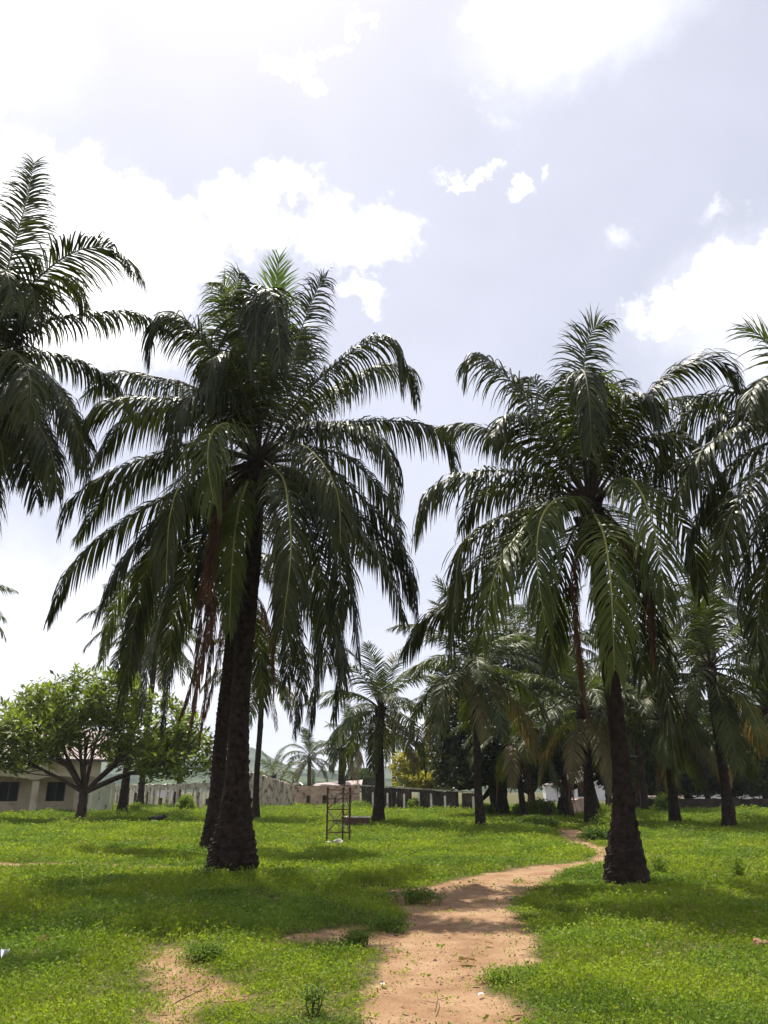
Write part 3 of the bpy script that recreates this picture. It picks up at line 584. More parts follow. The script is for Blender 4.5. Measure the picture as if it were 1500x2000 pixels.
# --- the palm right of the path
bC = G(1226, 1731); YC = bC[1]; topC = P(1150, 985, YC)
FC = [
 ('g', [(1148, 960, 0), (1138, 800, .5), (1142, 700, .8), (1160, 640, .9), (1190, 628, .8)], dict(droop=.35, radial=FRONT, L=1.0)),
 ('g', [(1148, 960, 0), (1132, 820, -.6), (1128, 735, -1.2), (1142, 730, -1.9), (1152, 800, -2.4), (1155, 880, -2.5)], dict(droop=.9)),
 ('y', [(1150, 960, 0), (1160, 830, -.2), (1165, 750, -.6), (1150, 730, -1.2), (1120, 780, -1.6)], dict(droop=.9)),
 ('g', [(1140, 960, 0), (1080, 860, .2), (1020, 770, .2), (960, 708, .1), (925, 695, .0), (908, 735, .0)], dict(droop=.5)),
 ('g', [(1142, 955, 0), (1095, 850, 1.0), (1060, 770, 1.5), (1030, 735, 1.7), (1010, 765, 1.8)], dict(droop=.7)),
 ('g', [(1140, 960, 0), (1080, 880, -.6), (1030, 820, -1.2), (990, 810, -1.5), (960, 850, -1.7)], dict(droop=.8)),
 ('g', [(1158, 960, 0), (1215, 850, .0), (1280, 755, -.2), (1345, 710, -.4), (1405, 705, -.5), (1448, 752, -.6)], dict(droop=.45)),
 ('g', [(1158, 960, 0), (1210, 850, 1.2), (1280, 790, 1.8), (1350, 775, 2.2), (1420, 800, 2.4)], dict(droop=.6)),
 ('g', [(1156, 960, 0), (1190, 850, -.6), (1225, 780, -1.1), (1270, 775, -1.4), (1290, 830, -1.6)], dict(droop=.8)),
 ('g', [(1140, 965, 0), (1060, 900, .6), (975, 848, 1.0), (910, 828, 1.2), (862, 832, 1.3)], dict(droop=.75)),
 ('g', [(1138, 970, 0), (1060, 930, -.1), (970, 920, -.3), (890, 930, -.5), (835, 965, -.6), (812, 1040, -.7)], dict(droop=.75)),
 ('g', [(1138, 975, 0), (1060, 945, 1.5), (980, 950, 2.1), (925, 980, 2.4), (900, 1035, 2.5)], dict(droop=.6)),
 ('h', [(1138, 985, 0), (1060, 985, -.2), (960, 1018, -.5), (905, 1065, -.6), (890, 1150, -.6), (880, 1270, -.6)], dict(droop=.55)),
 ('y', [(1135, 980, 0), (1090, 975, -1.4), (1055, 1020, -2.0), (1050, 1110, -2.3), (1065, 1220, -2.3)], dict(droop=.55)),
 ('y', [(1135, 985, 0), (1060, 1000, -.9), (1000, 1060, -1.6), (965, 1130, -1.9), (940, 1250, -2.0)], dict(droop=.5)),
 ('g', [(1138, 990, 0), (1070, 1010, .8), (990, 1080, 1.3), (930, 1160, 1.5), (840, 1200, 1.6), (790, 1270, 1.6)], dict(droop=.6)),
 ('y', [(1155, 1005, -.2), (1178, 1040, -1.8), (1192, 1130, -2.6), (1197, 1220, -2.8), (1200, 1310, -2.8)], dict(droop=.5)),
 ('y', [(1165, 970, 0), (1225, 935, -1.2), (1268, 1000, -2.0), (1288, 1090, -2.3), (1302, 1190, -2.3)], dict(droop=.5)),
 ('h', [(1165, 970, 0), (1240, 870, -.5), (1320, 850, -.9), (1385, 895, -1.1), (1430, 970, -1.2), (1450, 1080, -1.2)], dict(droop=.75)),
 ('g', [(1165, 975, 0), (1250, 905, .8), (1340, 920, 1.3), (1400, 990, 1.5), (1430, 1090, 1.5)], dict(droop=.6)),
 ('g', [(1165, 980, 0), (1240, 940, 1.4), (1300, 980, 2.0), (1350, 1060, 2.2), (1370, 1160, 2.2)], dict(droop=.55)),
 ('g', [(1160, 1000, 0), (1220, 1040, .2), (1262, 1140, .3), (1290, 1280, .3), (1310, 1420, .3), (1322, 1520, .3)], dict(droop=.5, L=.9)),
 ('g', [(1160, 1000, 0), (1210, 1060, 1.0), (1240, 1180, 1.4), (1255, 1320, 1.5)], dict(droop=.5)),
 ('g', [(1145, 1000, 0), (1110, 1060, .9), (1085, 1160, 1.3), (1075, 1300, 1.4)], dict(droop=.5)),
 ('g', [(1152, 960, 0), (1175, 830, .8), (1190, 760, 1.2), (1220, 740, 1.4)], dict(droop=.5)),
 ('d', [(1140, 1010, 0), (1126, 1080, -.7), (1124, 1190, -.8), (1132, 1290, -.8), (1148, 1400, -.8)], dict(L=.45, spacing=.03)),
 ('d', [(1165, 1010, 0), (1250, 1090, .2), (1268, 1180, .3), (1275, 1290, .3)]),
]
fitted_palm('dark palm beside the dirt path on its right, arching crown and flared black trunk', bC, topC, .41, .14, FC, 13, flare=.95, bend=.10,
            extra=[(60, 20, 75, 4.6, 'g'), (105, 40, 80, 4.4, 'g'), (140, 0, 60, 4.6, 'g')])

# --- palm at the left edge, foot outside the picture
YD = 14.5; topD = P(0, 805, YD); mD = P(6, 1030, YD); bD = mD.copy() - [.12, 0, 0]; bD[2] = 0
FD = [
 ('g', [(-50, 760, 0), (-5, 600, .1), (25, 490, .2), (52, 390, .2), (66, 318, .2)], dict(droop=.26, radial=FRONT, L=1.0)),
 ('g', [(-48, 760, 0), (25, 610, -.2), (95, 525, -.4), (165, 485, -.6), (230, 490, -.7), (268, 535, -.8)], dict(droop=.35)),
 ('g', [(-48, 760, 0), (30, 640, .5), (80, 560, .8), (130, 545, 1.0), (172, 600, 1.1)], dict(droop=.6)),
 ('g', [(-45, 760, 0), (20, 655, .3), (100, 625, .5), (190, 612, .7), (270, 612, .9), (335, 650, 1.0)], dict(droop=.75, L=.8)),
 ('g', [(-45, 760, 0), (15, 695, .8), (80, 688, 1.2), (150, 706, 1.5), (215, 745, 1.7), (260, 810, 1.8)], dict(droop=.7, L=.85)),
 ('g', [(-40, 765, 0), (10, 690, -1.0), (45, 705, -1.7), (60, 760, -2.0), (52, 815, -2.1)], dict(droop=.7)),
 ('g', [(-40, 765, 0), (40, 705, -.3), (100, 740, -.4), (140, 810, -.5), (160, 900, -.5)], dict(droop=.6)),
 ('g', [(-40, 770, 0), (30, 770, .4), (80, 830, .6), (100, 890, .6), (108, 945, .6)], dict(droop=.6)),
 ('g', [(-40, 775, 0), (60, 740, .7), (130, 790, 1.0), (165, 860, 1.1), (172, 930, 1.1)], dict(droop=.6)),
 ('g', [(-40, 780, 0), (30, 780, -.9), (80, 840, -1.2), (105, 900, -1.2), (110, 960, -1.2)], dict(droop=.55)),
 ('g', [(-40, 780, 0), (10, 800, -.6), (50, 860, -.9), (66, 910, -1.0), (72, 975, -1.0)], dict(droop=.5)),
 ('g', [(-45, 785, 0), (-10, 830, -1.0), (2, 870, -1.3), (8, 920, -1.4)], dict(droop=.5)),
 ('g', [(-45, 785, 0), (10, 820, 1.0), (40, 870, 1.4), (52, 930, 1.5)], dict(droop=.5)),
 ('g', [(-50, 760, 0), (-40, 620, -.8), (-20, 540, -1.6), (10, 530, -2.2), (30, 600, -2.5)], dict(droop=.8)),
 ('g', [(-50, 760, 0), (-20, 640, -.2), (30, 560, -.5), (60, 560, -.8), (70, 620, -1)], dict(droop=.8)),
]
fitted_palm('palm at the left edge of the photo, only its crown reaching in', bD, topD, .42, .17, FD, 14,
            extra=[(150, 40, 90, 5, 'g'), (190, 20, 90, 5, 'g'), (230, 0, 80, 5, 'g'), (110, 60, 90, 5, 'g'), (120, 0, 70, 4.8, 'g'), (260, 50, 90, 5, 'g'), (170, 70, 80, 5, 'g'), (210, 60, 90, 5, 'g')])

# --- palm at the right edge
YE = 14.0; topE = P(1590, 850, YE); bE = np.array([topE[0] + .1, YE, 0.0])
FE = [
 ('y', [(1590, 830, 0), (1545, 740, .2), (1500, 670, .3), (1462, 640, .3)], dict(droop=.15)),
 ('g', [(1590, 830, 0), (1540, 760, -.6), (1500, 735, -1), (1470, 760, -1.2), (1462, 810, -1.3)], dict(droop=.7)),
 ('g', [(1585, 840, 0), (1510, 800, .3), (1430, 808, .5), (1380, 840, .6), (1352, 900, .7)], dict(droop=.6)),
 ('g', [(1585, 850, 0), (1500, 820, -.5), (1410, 850, -.9), (1350, 910, -1), (1320, 985, -1.1)], dict(droop=.7)),
 ('g', [(1585, 860, 0), (1490, 870, .5), (1410, 930, .8), (1360, 1010, .9), (1340, 1090, .9)], dict(droop=.6)),
 ('g', [(1585, 870, 0), (1500, 900, -.9), (1440, 980, -1.3), (1412, 1050, -1.4), (1405, 1120, -1.4)], dict(droop=.6)),
 ('g', [(1590, 870, 0), (1530, 930, 0), (1480, 1030, 0), (1455, 1110, 0), (1448, 1200, 0)], dict(droop=.55)),
 ('g', [(1590, 870, 0), (1540, 960, -.9), (1505, 1080, -1.2), (1485, 1160, -1.2), (1478, 1260, -1.2)], dict(droop=.5)),
 ('g', [(1590, 880, 0), (1560, 960, .9), (1530, 1080, 1.2), (1500, 1200, 1.2), (1490, 1300, 1.2)], dict(droop=.5)),
 ('g', [(1585, 845, 0), (1480, 770, .9), (1380, 780, 1.4), (1310, 850, 1.6), (1280, 940, 1.7)], dict(droop=.6)),
]
fitted_palm('palm at the right edge of the photo, only its crown reaching in', bE, topE, .42, .25, FE, 15,
            extra=[(-30, 40, 90, 4.8, 'g'), (10, 20, 90, 4.8, 'g'), (45, 0, 80, 4.8, 'g'), (70, 60, 90, 4.8, 'g'), (-80, 50, 90, 4.8, 'g'), (-50, 10, 80, 4.8, 'g'), (30, 65, 90, 4.8, 'g')])

# --- grove palms from a library of fronds
LIB = {}
def lib(kind, e):
    key = (kind, e)
    if key not in LIB:
        out = []
        for i in range(3):
            r_ = np.random.default_rng(100 + abs(hash((e * 7 + i * 31 + ord(kind)))) % 10000)
            bend = {80: 45, 60: 75, 40: 90, 20: 85, 0: 75, -25: 55, -50: 35}[e] + r_.uniform(-12, 12)
            kw = dict(L=1.1, spacing=.065, wid=.072, seg=3, droop=.55 if e < 70 else .15, rad=.04, a0=62)
            if kind == 'd': kw.update(L=.7, wid=.04, droop=1.1, a0=35, spacing=.10)
            mb = frond(gen_curve(e, bend, 4.4), r_, radial=np.array([1., 0, 0]), **kw)
            o = mb.build('frond_source', mats(kind)); me = o.data; bpy.data.objects.remove(o); me.name = 'frond'; out.append(me)
        LIB[key] = out
    return LIB[key]
def grove_palm(label, base, top, rt, seed, scale=1.0, n=26, dead=2, tired=2, kind='m', rb=None, spread=None):
    rng = np.random.default_rng(seed); base = np.array(base); top = np.array(top)
    root = empty('oil_palm', base, label, 'palm tree', GROUP)
    trunk_mesh(base, top, rb or rt * 1.7, rt, rng, 1.0, False).build('trunk', M['trunk'], root, base)
    a = rng.uniform(0, 6.28); es = [80, 60, 60, 40, 40, 20, 20, 0, 0, -25, -25, -50]
    for i in range(n):
        q = i / (n - 1); e = es[min(int(q * len(es)), len(es) - 1)]; a += 2.39996
        k = kind
        if i >= n - dead: k = 'd'; e = -50
        elif i >= n - dead - tired: k = 't'; e = -25
        elif i % 9 == 4: k = 'y'
        me = lib(k, e)[int(rng.integers(3))]
        o = bpy.data.objects.new('dead_frond' if k == 'd' else 'frond', me); C.objects.link(o); o.parent = root
        o.location = tuple(top - base + np.array([0, 0, -.25 * q])); o.rotation_euler = (rng.normal(0, .05), rng.normal(0, .05), a + rng.normal(0, .15))
        s = scale * rng.uniform(.88, 1.12); o.scale = (s, s, s)
    return root
def gp(label, ub, vb, uc, vc, rt, seed, Yd=None, **k):
    b = G(ub, vb) if Yd is None else GX(ub, Yd)
    t = P(uc, vc, b[1]); return grove_palm(label, b, t, rt, seed, **k)
gp('palm in mid-field right of the rusty lattice frame, beside the brick block', 740, 1612, 742, 1382, .205, 21, scale=.92, dead=0, tired=2)
gp('slim palm just right of the two thick dark trunks, before the ruined wall', 498, 1602, 514, 1300, .155, 22, scale=.9, dead=2)
gp('palm standing behind the spreading broadleaf tree', 239, 1592, 280, 1215, .25, 23, scale=1.15, kind='g', dead=1)
gp('palm with two pale yellowing fronds, right of the dark wall with white posts', 938, 1622, 925, 1300, .15, 24, scale=1.0, tired=4, dead=0)
gp('slim palm right against the massive dark tree trunk', 1023, 1605, 1008, 1425, .14, 25, scale=.85, n=22)
gp('palm with a brown skirt of dead fronds, where the path ends', 1157, 1614, 1138, 1385, .215, 26, scale=1.0, dead=4, tired=4, n=30)
gp('short palm leaning left, behind the right-hand palm of the path', 1322, 1614, 1292, 1400, .19, 27, scale=.95, dead=3)
gp('palm leaning left near the right edge, full crown', 1427, 1622, 1386, 1300, .185, 28, scale=1.05, dead=1, tired=1, n=30)
gp('tall palm with erect young leaf, rising behind the leaning palm', 1425, 0, 1366, 1175, .24, 29, Yd=47, scale=1.1, dead=1, n=28)
gp('tall palm far back whose crown shows above the brown skirted palm', 1165, 0, 1095, 1255, .24, 30, Yd=58, scale=1.2, dead=1, n=28)
gp('palm just beyond the right edge with low fronds reaching in', 1545, 0, 1500, 1385, .25, 31, Yd=40, scale=1.0, n=28)
gp('far palm in the gap between the broadleaf tree and the two dark trunks', 272, 0, 305, 1255, .26, 32, Yd=78, scale=1.35, n=24)
gp('distant palm beyond the left edge, frond tips showing', -165, 0, -120, 1195, .25, 33, Yd=44, scale=1.0, n=24)
gp('far slim palm over the white hip roof', 604, 0, 604, 1478, .22, 34, Yd=105, scale=1.0, n=18)
gp('young bushy palm behind the ruined grey wall', 538, 0, 534, 1516, .25, 35, Yd=95, scale=.9, n=18, dead=0, tired=0, kind='y')
gp('far palm behind the lattice frame, trunk shaggy with old leaf bases', 668, 0, 667, 1462, .34, 36, Yd=88, scale=.85, n=18)
gp('thin far palm just right of the lattice frame', 689, 0, 687, 1440, .20, 37, Yd=98, scale=1.0, n=20)
gp('thin far palm between the mid-field palm and the yellow bush', 771, 0, 768, 1432, .20, 38, Yd=92, scale=.95, n=20, dead=4)
gp('palm half hidden behind the right end of the dark wall', 880, 0, 868, 1400, .22, 39, Yd=74, scale=1.1, n=22)
gp('palm deep in the shade of the right-hand trees', 1262, 0, 1228, 1330, .24, 40, Yd=62, scale=1.2, n=24)
gp('palm behind the massive dark tree, crown above it', 1040, 0, 1012, 1245, .24, 41, Yd=66, scale=1.25, n=24)

# ------------------------------------------------------------------ broadleaf trees
def broad(name, label, cat, base, lobes, trunk_r, fork_h, leafmat, barkmat, seed, n_cl=700, per=9, leaf=.22, lw=.35, limbs=None, jit=.35, group=None, stems=1, fill=.5):
    """lobes: (dx, dy, z, rx, ry, rz) relative to base"""
    rng = np.random.default_rng(seed); base = np.array(base, float)
    root = empty(name, base, label, cat, group)
    tb = MB(); fork = np.array([0, 0, fork_h])
    for si in range(stems):
        o = np.array([rng.normal(0, trunk_r * .6 * (stems > 1)), rng.normal(0, trunk_r * .5 * (stems > 1)), 0])
        k = 9; t = np.linspace(0, 1, k)[:, None]; pts = o + (fork + o * 1.6 - o) * t + rng.normal(0, .03, (k, 3)) * [1, 1, 0]; pts[0, 2] = -.15
        tb.tube(pts, trunk_r / stems ** .5 * (1.0 + .45 * np.exp(-np.linspace(0, 1, k) * 6) - .12 * np.linspace(0, 1, k)), 12, 0)
    cl = []
    vol = np.array([l[3] * l[4] * l[5] for l in lobes]) ** .75; cnt = (vol / vol.sum() * n_cl).astype(int) + 3
    for l, c in zip(lobes, cnt):
        lc = np.array(l[:3]); rad = np.array(l[3:])
        mid = fork + (lc - fork) * .5 + rng.normal(0, .15, 3) * rad * .6
        end = lc - np.array([0, 0, rad[2] * .2])
        pts, _ = spline([fork - [0, 0, .15], fork + (mid - fork) * .4 + [0, 0, -.05], mid, end], 12)
        lr = trunk_r * .5; tb.tube(pts, np.linspace(lr, lr * .28, 12), 8, 0)
        d = rng.normal(size=(c, 3)); d /= np.linalg.norm(d, axis=1)[:, None]
        r_ = rng.uniform(fill, 1.0, c) ** .6
        wob = 1 + jit * (fbm(d[:, 0] * 2.3 + seed, d[:, 2] * 2.3 + d[:, 1] * 1.7, seed, 3) - .5) * 2
        pos = lc + d * rad * (r_ * wob)[:, None]; pos = pos[pos[:, 2] > fork_h * .75]; cl.append(pos)
        for j in range(min(14, len(pos))):
            e = pos[int(rng.integers(len(pos)))]; s = pts[int(rng.integers(5, 12))]
            m_ = (s + e) / 2 + rng.normal(0, .12, 3) + [0, 0, -.08]; q, _ = spline([s, m_, e], 7); tb.tube(q, np.linspace(lr * .3, .012, 7), 5, 0, cap=False)
    tb.build('trunk', M[barkmat], root, smooth=True)
    cl = np.vstack(cl); n_ = len(cl); idx = np.repeat(np.arange(n_), per)
    dv = rand_dirs(n_ * per, -35, 60, rng); pp = cl[idx] + dv * leaf * .15 + rng.normal(0, leaf * .35, (n_ * per, 3))
    ln_ = leaf * rng.uniform(.7, 1.25, n_ * per)
    nr = rng.normal(0, .45, (n_ * per, 3)) + [0, 0, 1.]
    v, f = leaves(pp, dv, ln_ * lw, ln_, nr, fold=.12)
    MB().add(v, f).build('crown', M[leafmat], root)
    return root
pT = G(157, 1605); sT = pT[1] * .941 / F             # metres per pixel there
def lobe(u, v, ru, rv, dy=0, Yd=None, b=pT, ry=None):
    Yd = b[1]; c = P(u, v, Yd); s = Yd / math.cos(PITCH) / F * .94 
    k = np.linalg.norm(P(u + 10, v, Yd) - c) / 10
    return (c[0] - b[0], dy, c[2], ru * k, (ry or ru) * k, rv * k)
broad('broadleaf_tree', 'low spreading broadleaf tree with glossy leaves in front of the cream building', 'tree', pT,
      [lobe(60, 1420, 85, 62), lobe(150, 1370, 95, 55), lobe(20, 1470, 60, 40, 1), lobe(235, 1370, 60, 48, -1.5), lobe(110, 1440, 70, 45, -2), lobe(300, 1420, 75, 60), lobe(355, 1470, 62, 58, .5), lobe(250, 1450, 70, 50, 1.5),
       lobe(180, 1430, 60, 35, -1), lobe(325, 1490, 50, 35, -1.2), lobe(60, 1370, 50, 35, 1.5)],
      .25, 1.6, 'leaf_big', 'bark', 51, n_cl=950, per=15, leaf=.45, lw=.32, fill=.55)
pM = G(990, 1597)
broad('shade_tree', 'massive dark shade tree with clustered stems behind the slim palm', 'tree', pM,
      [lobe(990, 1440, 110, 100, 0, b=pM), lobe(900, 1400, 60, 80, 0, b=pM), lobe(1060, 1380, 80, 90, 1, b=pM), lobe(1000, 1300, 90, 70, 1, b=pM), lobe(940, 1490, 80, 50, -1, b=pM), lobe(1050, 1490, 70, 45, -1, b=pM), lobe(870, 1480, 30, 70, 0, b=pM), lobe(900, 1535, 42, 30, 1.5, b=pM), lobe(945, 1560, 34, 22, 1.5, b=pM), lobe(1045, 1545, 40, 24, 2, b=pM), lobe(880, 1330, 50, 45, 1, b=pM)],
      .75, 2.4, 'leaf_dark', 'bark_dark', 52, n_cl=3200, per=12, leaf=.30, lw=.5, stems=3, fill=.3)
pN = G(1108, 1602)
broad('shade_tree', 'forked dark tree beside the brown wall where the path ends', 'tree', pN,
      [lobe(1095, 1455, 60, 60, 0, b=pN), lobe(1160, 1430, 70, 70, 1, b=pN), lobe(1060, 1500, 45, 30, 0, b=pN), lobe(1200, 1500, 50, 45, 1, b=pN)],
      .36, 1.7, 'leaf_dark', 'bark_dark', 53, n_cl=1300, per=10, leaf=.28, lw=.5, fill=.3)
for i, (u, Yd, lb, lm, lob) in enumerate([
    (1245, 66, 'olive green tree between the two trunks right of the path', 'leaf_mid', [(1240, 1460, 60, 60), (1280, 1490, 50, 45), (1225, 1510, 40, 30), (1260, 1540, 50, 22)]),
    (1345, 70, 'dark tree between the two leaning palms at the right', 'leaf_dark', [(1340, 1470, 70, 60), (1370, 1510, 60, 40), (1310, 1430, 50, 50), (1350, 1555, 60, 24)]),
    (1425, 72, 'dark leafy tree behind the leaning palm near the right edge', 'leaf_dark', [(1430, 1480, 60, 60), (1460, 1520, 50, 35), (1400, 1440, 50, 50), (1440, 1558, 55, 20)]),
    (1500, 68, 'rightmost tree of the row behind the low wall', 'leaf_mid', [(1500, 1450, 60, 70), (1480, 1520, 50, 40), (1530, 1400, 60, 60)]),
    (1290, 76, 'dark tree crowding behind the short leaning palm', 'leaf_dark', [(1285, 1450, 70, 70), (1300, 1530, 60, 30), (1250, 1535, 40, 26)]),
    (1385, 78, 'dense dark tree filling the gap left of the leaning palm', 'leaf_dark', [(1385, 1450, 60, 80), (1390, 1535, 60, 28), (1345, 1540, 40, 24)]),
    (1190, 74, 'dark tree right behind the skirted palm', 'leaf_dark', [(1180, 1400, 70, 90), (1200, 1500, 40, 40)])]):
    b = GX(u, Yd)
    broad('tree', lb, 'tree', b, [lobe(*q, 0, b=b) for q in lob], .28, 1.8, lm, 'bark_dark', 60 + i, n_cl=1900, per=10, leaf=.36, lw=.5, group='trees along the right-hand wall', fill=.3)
bY = GX(835, 73)
broad('yellow_bush', 'yellow green bushy tree over the dark wall', 'tree', bY, [lobe(798, 1498, 34, 30, 0, b=bY), lobe(845, 1490, 42, 32, 0, b=bY), lobe(885, 1512, 34, 26, 0, b=bY), lobe(840, 1525, 70, 20, -.5, b=bY)], .2, 1.4, 'leaf_yellow', 'bark', 71, n_cl=900, per=10, leaf=.36, lw=.55, fill=.3)
bZ = GX(712, 120)
broad('small_tree', 'small round green tree far behind, left of the mid-field palm', 'tree', bZ, [lobe(712, 1522, 26, 18, 0, b=bZ), lobe(690, 1530, 18, 12, 0, b=bZ)], .2, 1.0, 'leaf_mid', 'bark', 72, n_cl=350, per=9, leaf=.5, lw=.5, fill=.3)
bZ = GX(347, 84)
broad('small_tree', 'pale stemmed tree behind the slatted wall', 'tree', bZ, [lobe(350, 1455, 40, 35, 0, b=bZ), lobe(320, 1470, 30, 20, 0, b=bZ)], .28, 3.6, 'leaf_mid', 'bark', 73, n_cl=350, per=9, leaf=.5, lw=.5, fill=.3)
bZ = GX(590, 110)
broad('small_tree', 'dark bush under the white hip roof', 'bush', bZ, [lobe(585, 1545, 24, 9, 0, b=bZ), lobe(600, 1549, 12, 7, 0, b=bZ)], .1, .4, 'leaf_dark', 'bark', 74, n_cl=220, per=9, leaf=.4, lw=.5, fill=.3)

# weeds and bushes
def weed(label, base, w_, h_, seed, m='weed', n=160, leaf=.13, name='weed_clump', cat='weeds', group=None):
    rng = np.random.default_rng(seed); mb = MB()
    st = rng.normal(0, .42, (n, 2)) * w_ * .5
    hh_ = h_ * np.clip(1 - (np.hypot(st[:, 0], st[:, 1]) / w_) ** 2 * 1.2, .25, 1) * rng.uniform(.55, 1.05, n)
    for i in range(0, n, 3):
        p0 = np.array([st[i, 0], st[i, 1], -.03]); p1 = p0 + [rng.normal(0, .05), rng.normal(0, .05), hh_[i]]
        mb.tube([p0, (p0 + p1) / 2 + rng.normal(0, .02, 3), p1], [.006, .005, .003], 4, 1, cap=False)
    k = 14; idx = np.repeat(np.arange(n), k); dv = rand_dirs(n * k, -15, 55, rng)
    pz = rng.uniform(.25, 1, n * k) * hh_[idx]; pos = np.stack([st[idx, 0], st[idx, 1], pz], -1) + rng.normal(0, .06, (n * k, 3)) * [1, 1, .3]; pos[:, 2] = np.maximum(pos[:, 2], .01)
    ln_ = leaf * rng.uniform(.6, 1.2, n * k); v, f = leaves(pos, dv, ln_ * .5, ln_, rng.normal(0, .5, (n * k, 3)) + [0, 0, 1.], fold=.1); mb.add(v, f, 0)
    b = np.array(base, float); b[2] = float(gz(b[0], b[1]))
    o = mb.build(name, [M[m], M['weed_dark']], None); o.location = tuple(b); return tag(o, label, cat, group)
GW = 'weed clumps'
weed('bright weed mound left of the forked dark tree', G(1062, 1600), 2.2, 1.1, 81, n=320, leaf=.17, group=GW)
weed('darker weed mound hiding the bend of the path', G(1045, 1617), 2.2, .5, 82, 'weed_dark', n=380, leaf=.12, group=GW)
weed('weed mound between the massive dark tree and the slim palm', G(1030, 1597), 2.0, .9, 83, n=260, leaf=.16, group=GW)
weed('weed patch under the left foot of the massive dark tree', G(955, 1597), 1.6, .8, 84, n=200, leaf=.15, group=GW)
weed('tall weeds between the skirted palm and the right-hand palm of the path', G(1195, 1622), 1.6, .75, 85, n=260, leaf=.13, group=GW)
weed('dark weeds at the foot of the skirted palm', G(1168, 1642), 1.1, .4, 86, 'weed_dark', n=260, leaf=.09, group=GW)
weed('bright leafy bush before the slatted wall', G(362, 1588), 1.4, 1.35, 87, n=160, leaf=.2, name='bush', cat='bush')
weed('thin leaved plant right of the palm behind the broadleaf tree', G(262, 1592), 1.3, .9, 88, 'weed', n=60, leaf=.16, name='bush', cat='bush')
weed('grass hump at the foot of the ruined grey wall', G(550, 1588), 2.6, .5, 89, n=260, leaf=.12, group=GW)
weed('weeds growing in the opening of the dark wall', GX(812, 66), 1.5, 1.0, 90, n=140, leaf=.18, group=GW)
weed('leafy shrub beside the short leaning palm', G(1300, 1590), 1.8, 1.4, 91, n=180, leaf=.22, name='bush', cat='bush')
weed('weeds at the left foot of the dark wall', G(700, 1583), 3.0, .8, 92, n=240, leaf=.15, group=GW)
weed('weed strip along the right-hand wall by the edge', G(1440, 1600), 3.4, .45, 93, n=260, leaf=.12, group=GW)
weed('small herb clump at the left rim of the path', G(697, 1842), .30, .16, 94, 'weed_dark', n=70, leaf=.035, group=GW)
weed('herb clump growing on the path beside the shaded stretch', G(812, 1762), .75, .20, 95, 'weed_dark', n=110, leaf=.045, group=GW)
weed('low tuft spreading onto the path from the left', G(768, 1812), .5, .10, 96, 'weed_dark', n=90, leaf=.035, group=GW)
weed('tuft on the right rim of the path where it narrows', G(985, 1920), .34, .12, 97, n=90, leaf=.03, group=GW)
weed('leafy herb standing beside the bare patch', G(400, 1875), .42, .15, 98, n=110, leaf=.035, group=GW)
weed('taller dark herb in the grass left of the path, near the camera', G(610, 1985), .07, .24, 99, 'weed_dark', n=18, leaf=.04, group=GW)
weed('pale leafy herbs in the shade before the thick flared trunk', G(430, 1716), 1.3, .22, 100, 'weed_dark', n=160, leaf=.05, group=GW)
weed('herbs at the foot of the right-hand palm of the path', G(1235, 1728), 1.0, .30, 101, n=150, leaf=.05, group=GW)
weed('upright herb right of the flared trunk beside the path', G(1290, 1712), .25, .42, 102, 'weed_dark', n=26, leaf=.06, group=GW)
weed('tall single herb in the right-hand grass', G(1445, 1722), .2, .45, 103, 'weed_dark', n=20, leaf=.06, group=GW)

# ------------------------------------------------------------------ walls and buildings
def seg_wall(mb, p0, p1, z0, z1a, z1b, th=.22, mi=0, n=1, rag=0.0, rng=None):
    p0 = np.array(p0, float); p1 = np.array(p1, float); d = p1 - p0; d[2] = 0; L = np.linalg.norm(d); d /= L; nrm = np.array([d[1], -d[0], 0])
    if nrm[1] > 0: nrm = -nrm
    ts = np.linspace(0, 1, n + 1); tops = z1a + (z1b - z1a) * ts
    if rag: tops = tops + (rng.uniform(-1, 1, n + 1)) * rag
    v = []
    for t, zt in zip(ts, tops):
        q = p0 + (p1 - p0) * t; q[2] = 0
        for o, z in ((0, z0), (0, zt), (1, zt), (1, z0)): v.append(q - nrm * th * o + [0, 0, z])
    f = []
    for i in range(n):
        a = i * 4; b = a + 4
        f += [(a, b, b + 1, a + 1), (a + 1, b + 1, b + 2, a + 2), (a + 2, b + 2, b + 3, a + 3), (a + 3, b + 3, b, a)]
    f += [(0, 1, 2, 3), (n * 4 + 3, n * 4 + 2, n * 4 + 1, n * 4)]
    mb.add(v, f, mi); return nrm, d, L
rw = np.random.default_rng(77)
# cream building at the left
YL = 58.0
bx0 = GX(-190, YL - 4); bx1 = GX(186, YL + 1.0); dirb = bx1 - bx0; Lb = np.linalg.norm(dirb); dirb /= Lb; nb_ = np.array([dirb[1], -dirb[0], 0])
bl = empty('building', bx0, 'low cream building with faded pink sheet roof at the left edge', 'building')
def bp(s, dn, z): return bx0 + dirb * s + nb_ * dn + np.array([0, 0, z])       # dn: towards the camera
def sof(u): 
    # distance along the facade for photo column u
    k = (u - 750) / F
    for s in np.linspace(0, Lb, 2000):
        q = bx0 + dirb * s; zc = q[1] * math.cos(PITCH)
        if q[0] / zc >= k: return s
    return Lb
def bbox(name, m, s0, s1, d0, d1, z0, z1, par=bl): return MB().obox(bp(s0, d0, z0), dirb * (s1 - s0), nb_ * (d1 - d0), (0, 0, z1 - z0)).build(name, M[m], par, bx0 if par is bl else par.matrix_world.translation)
EAVE = 3.7; rec = -1.7
wallm = MB()
wins = [(sof(-110), sof(-60)), (sof(-3), sof(38)), (sof(93), sof(131))]
s = 0.0
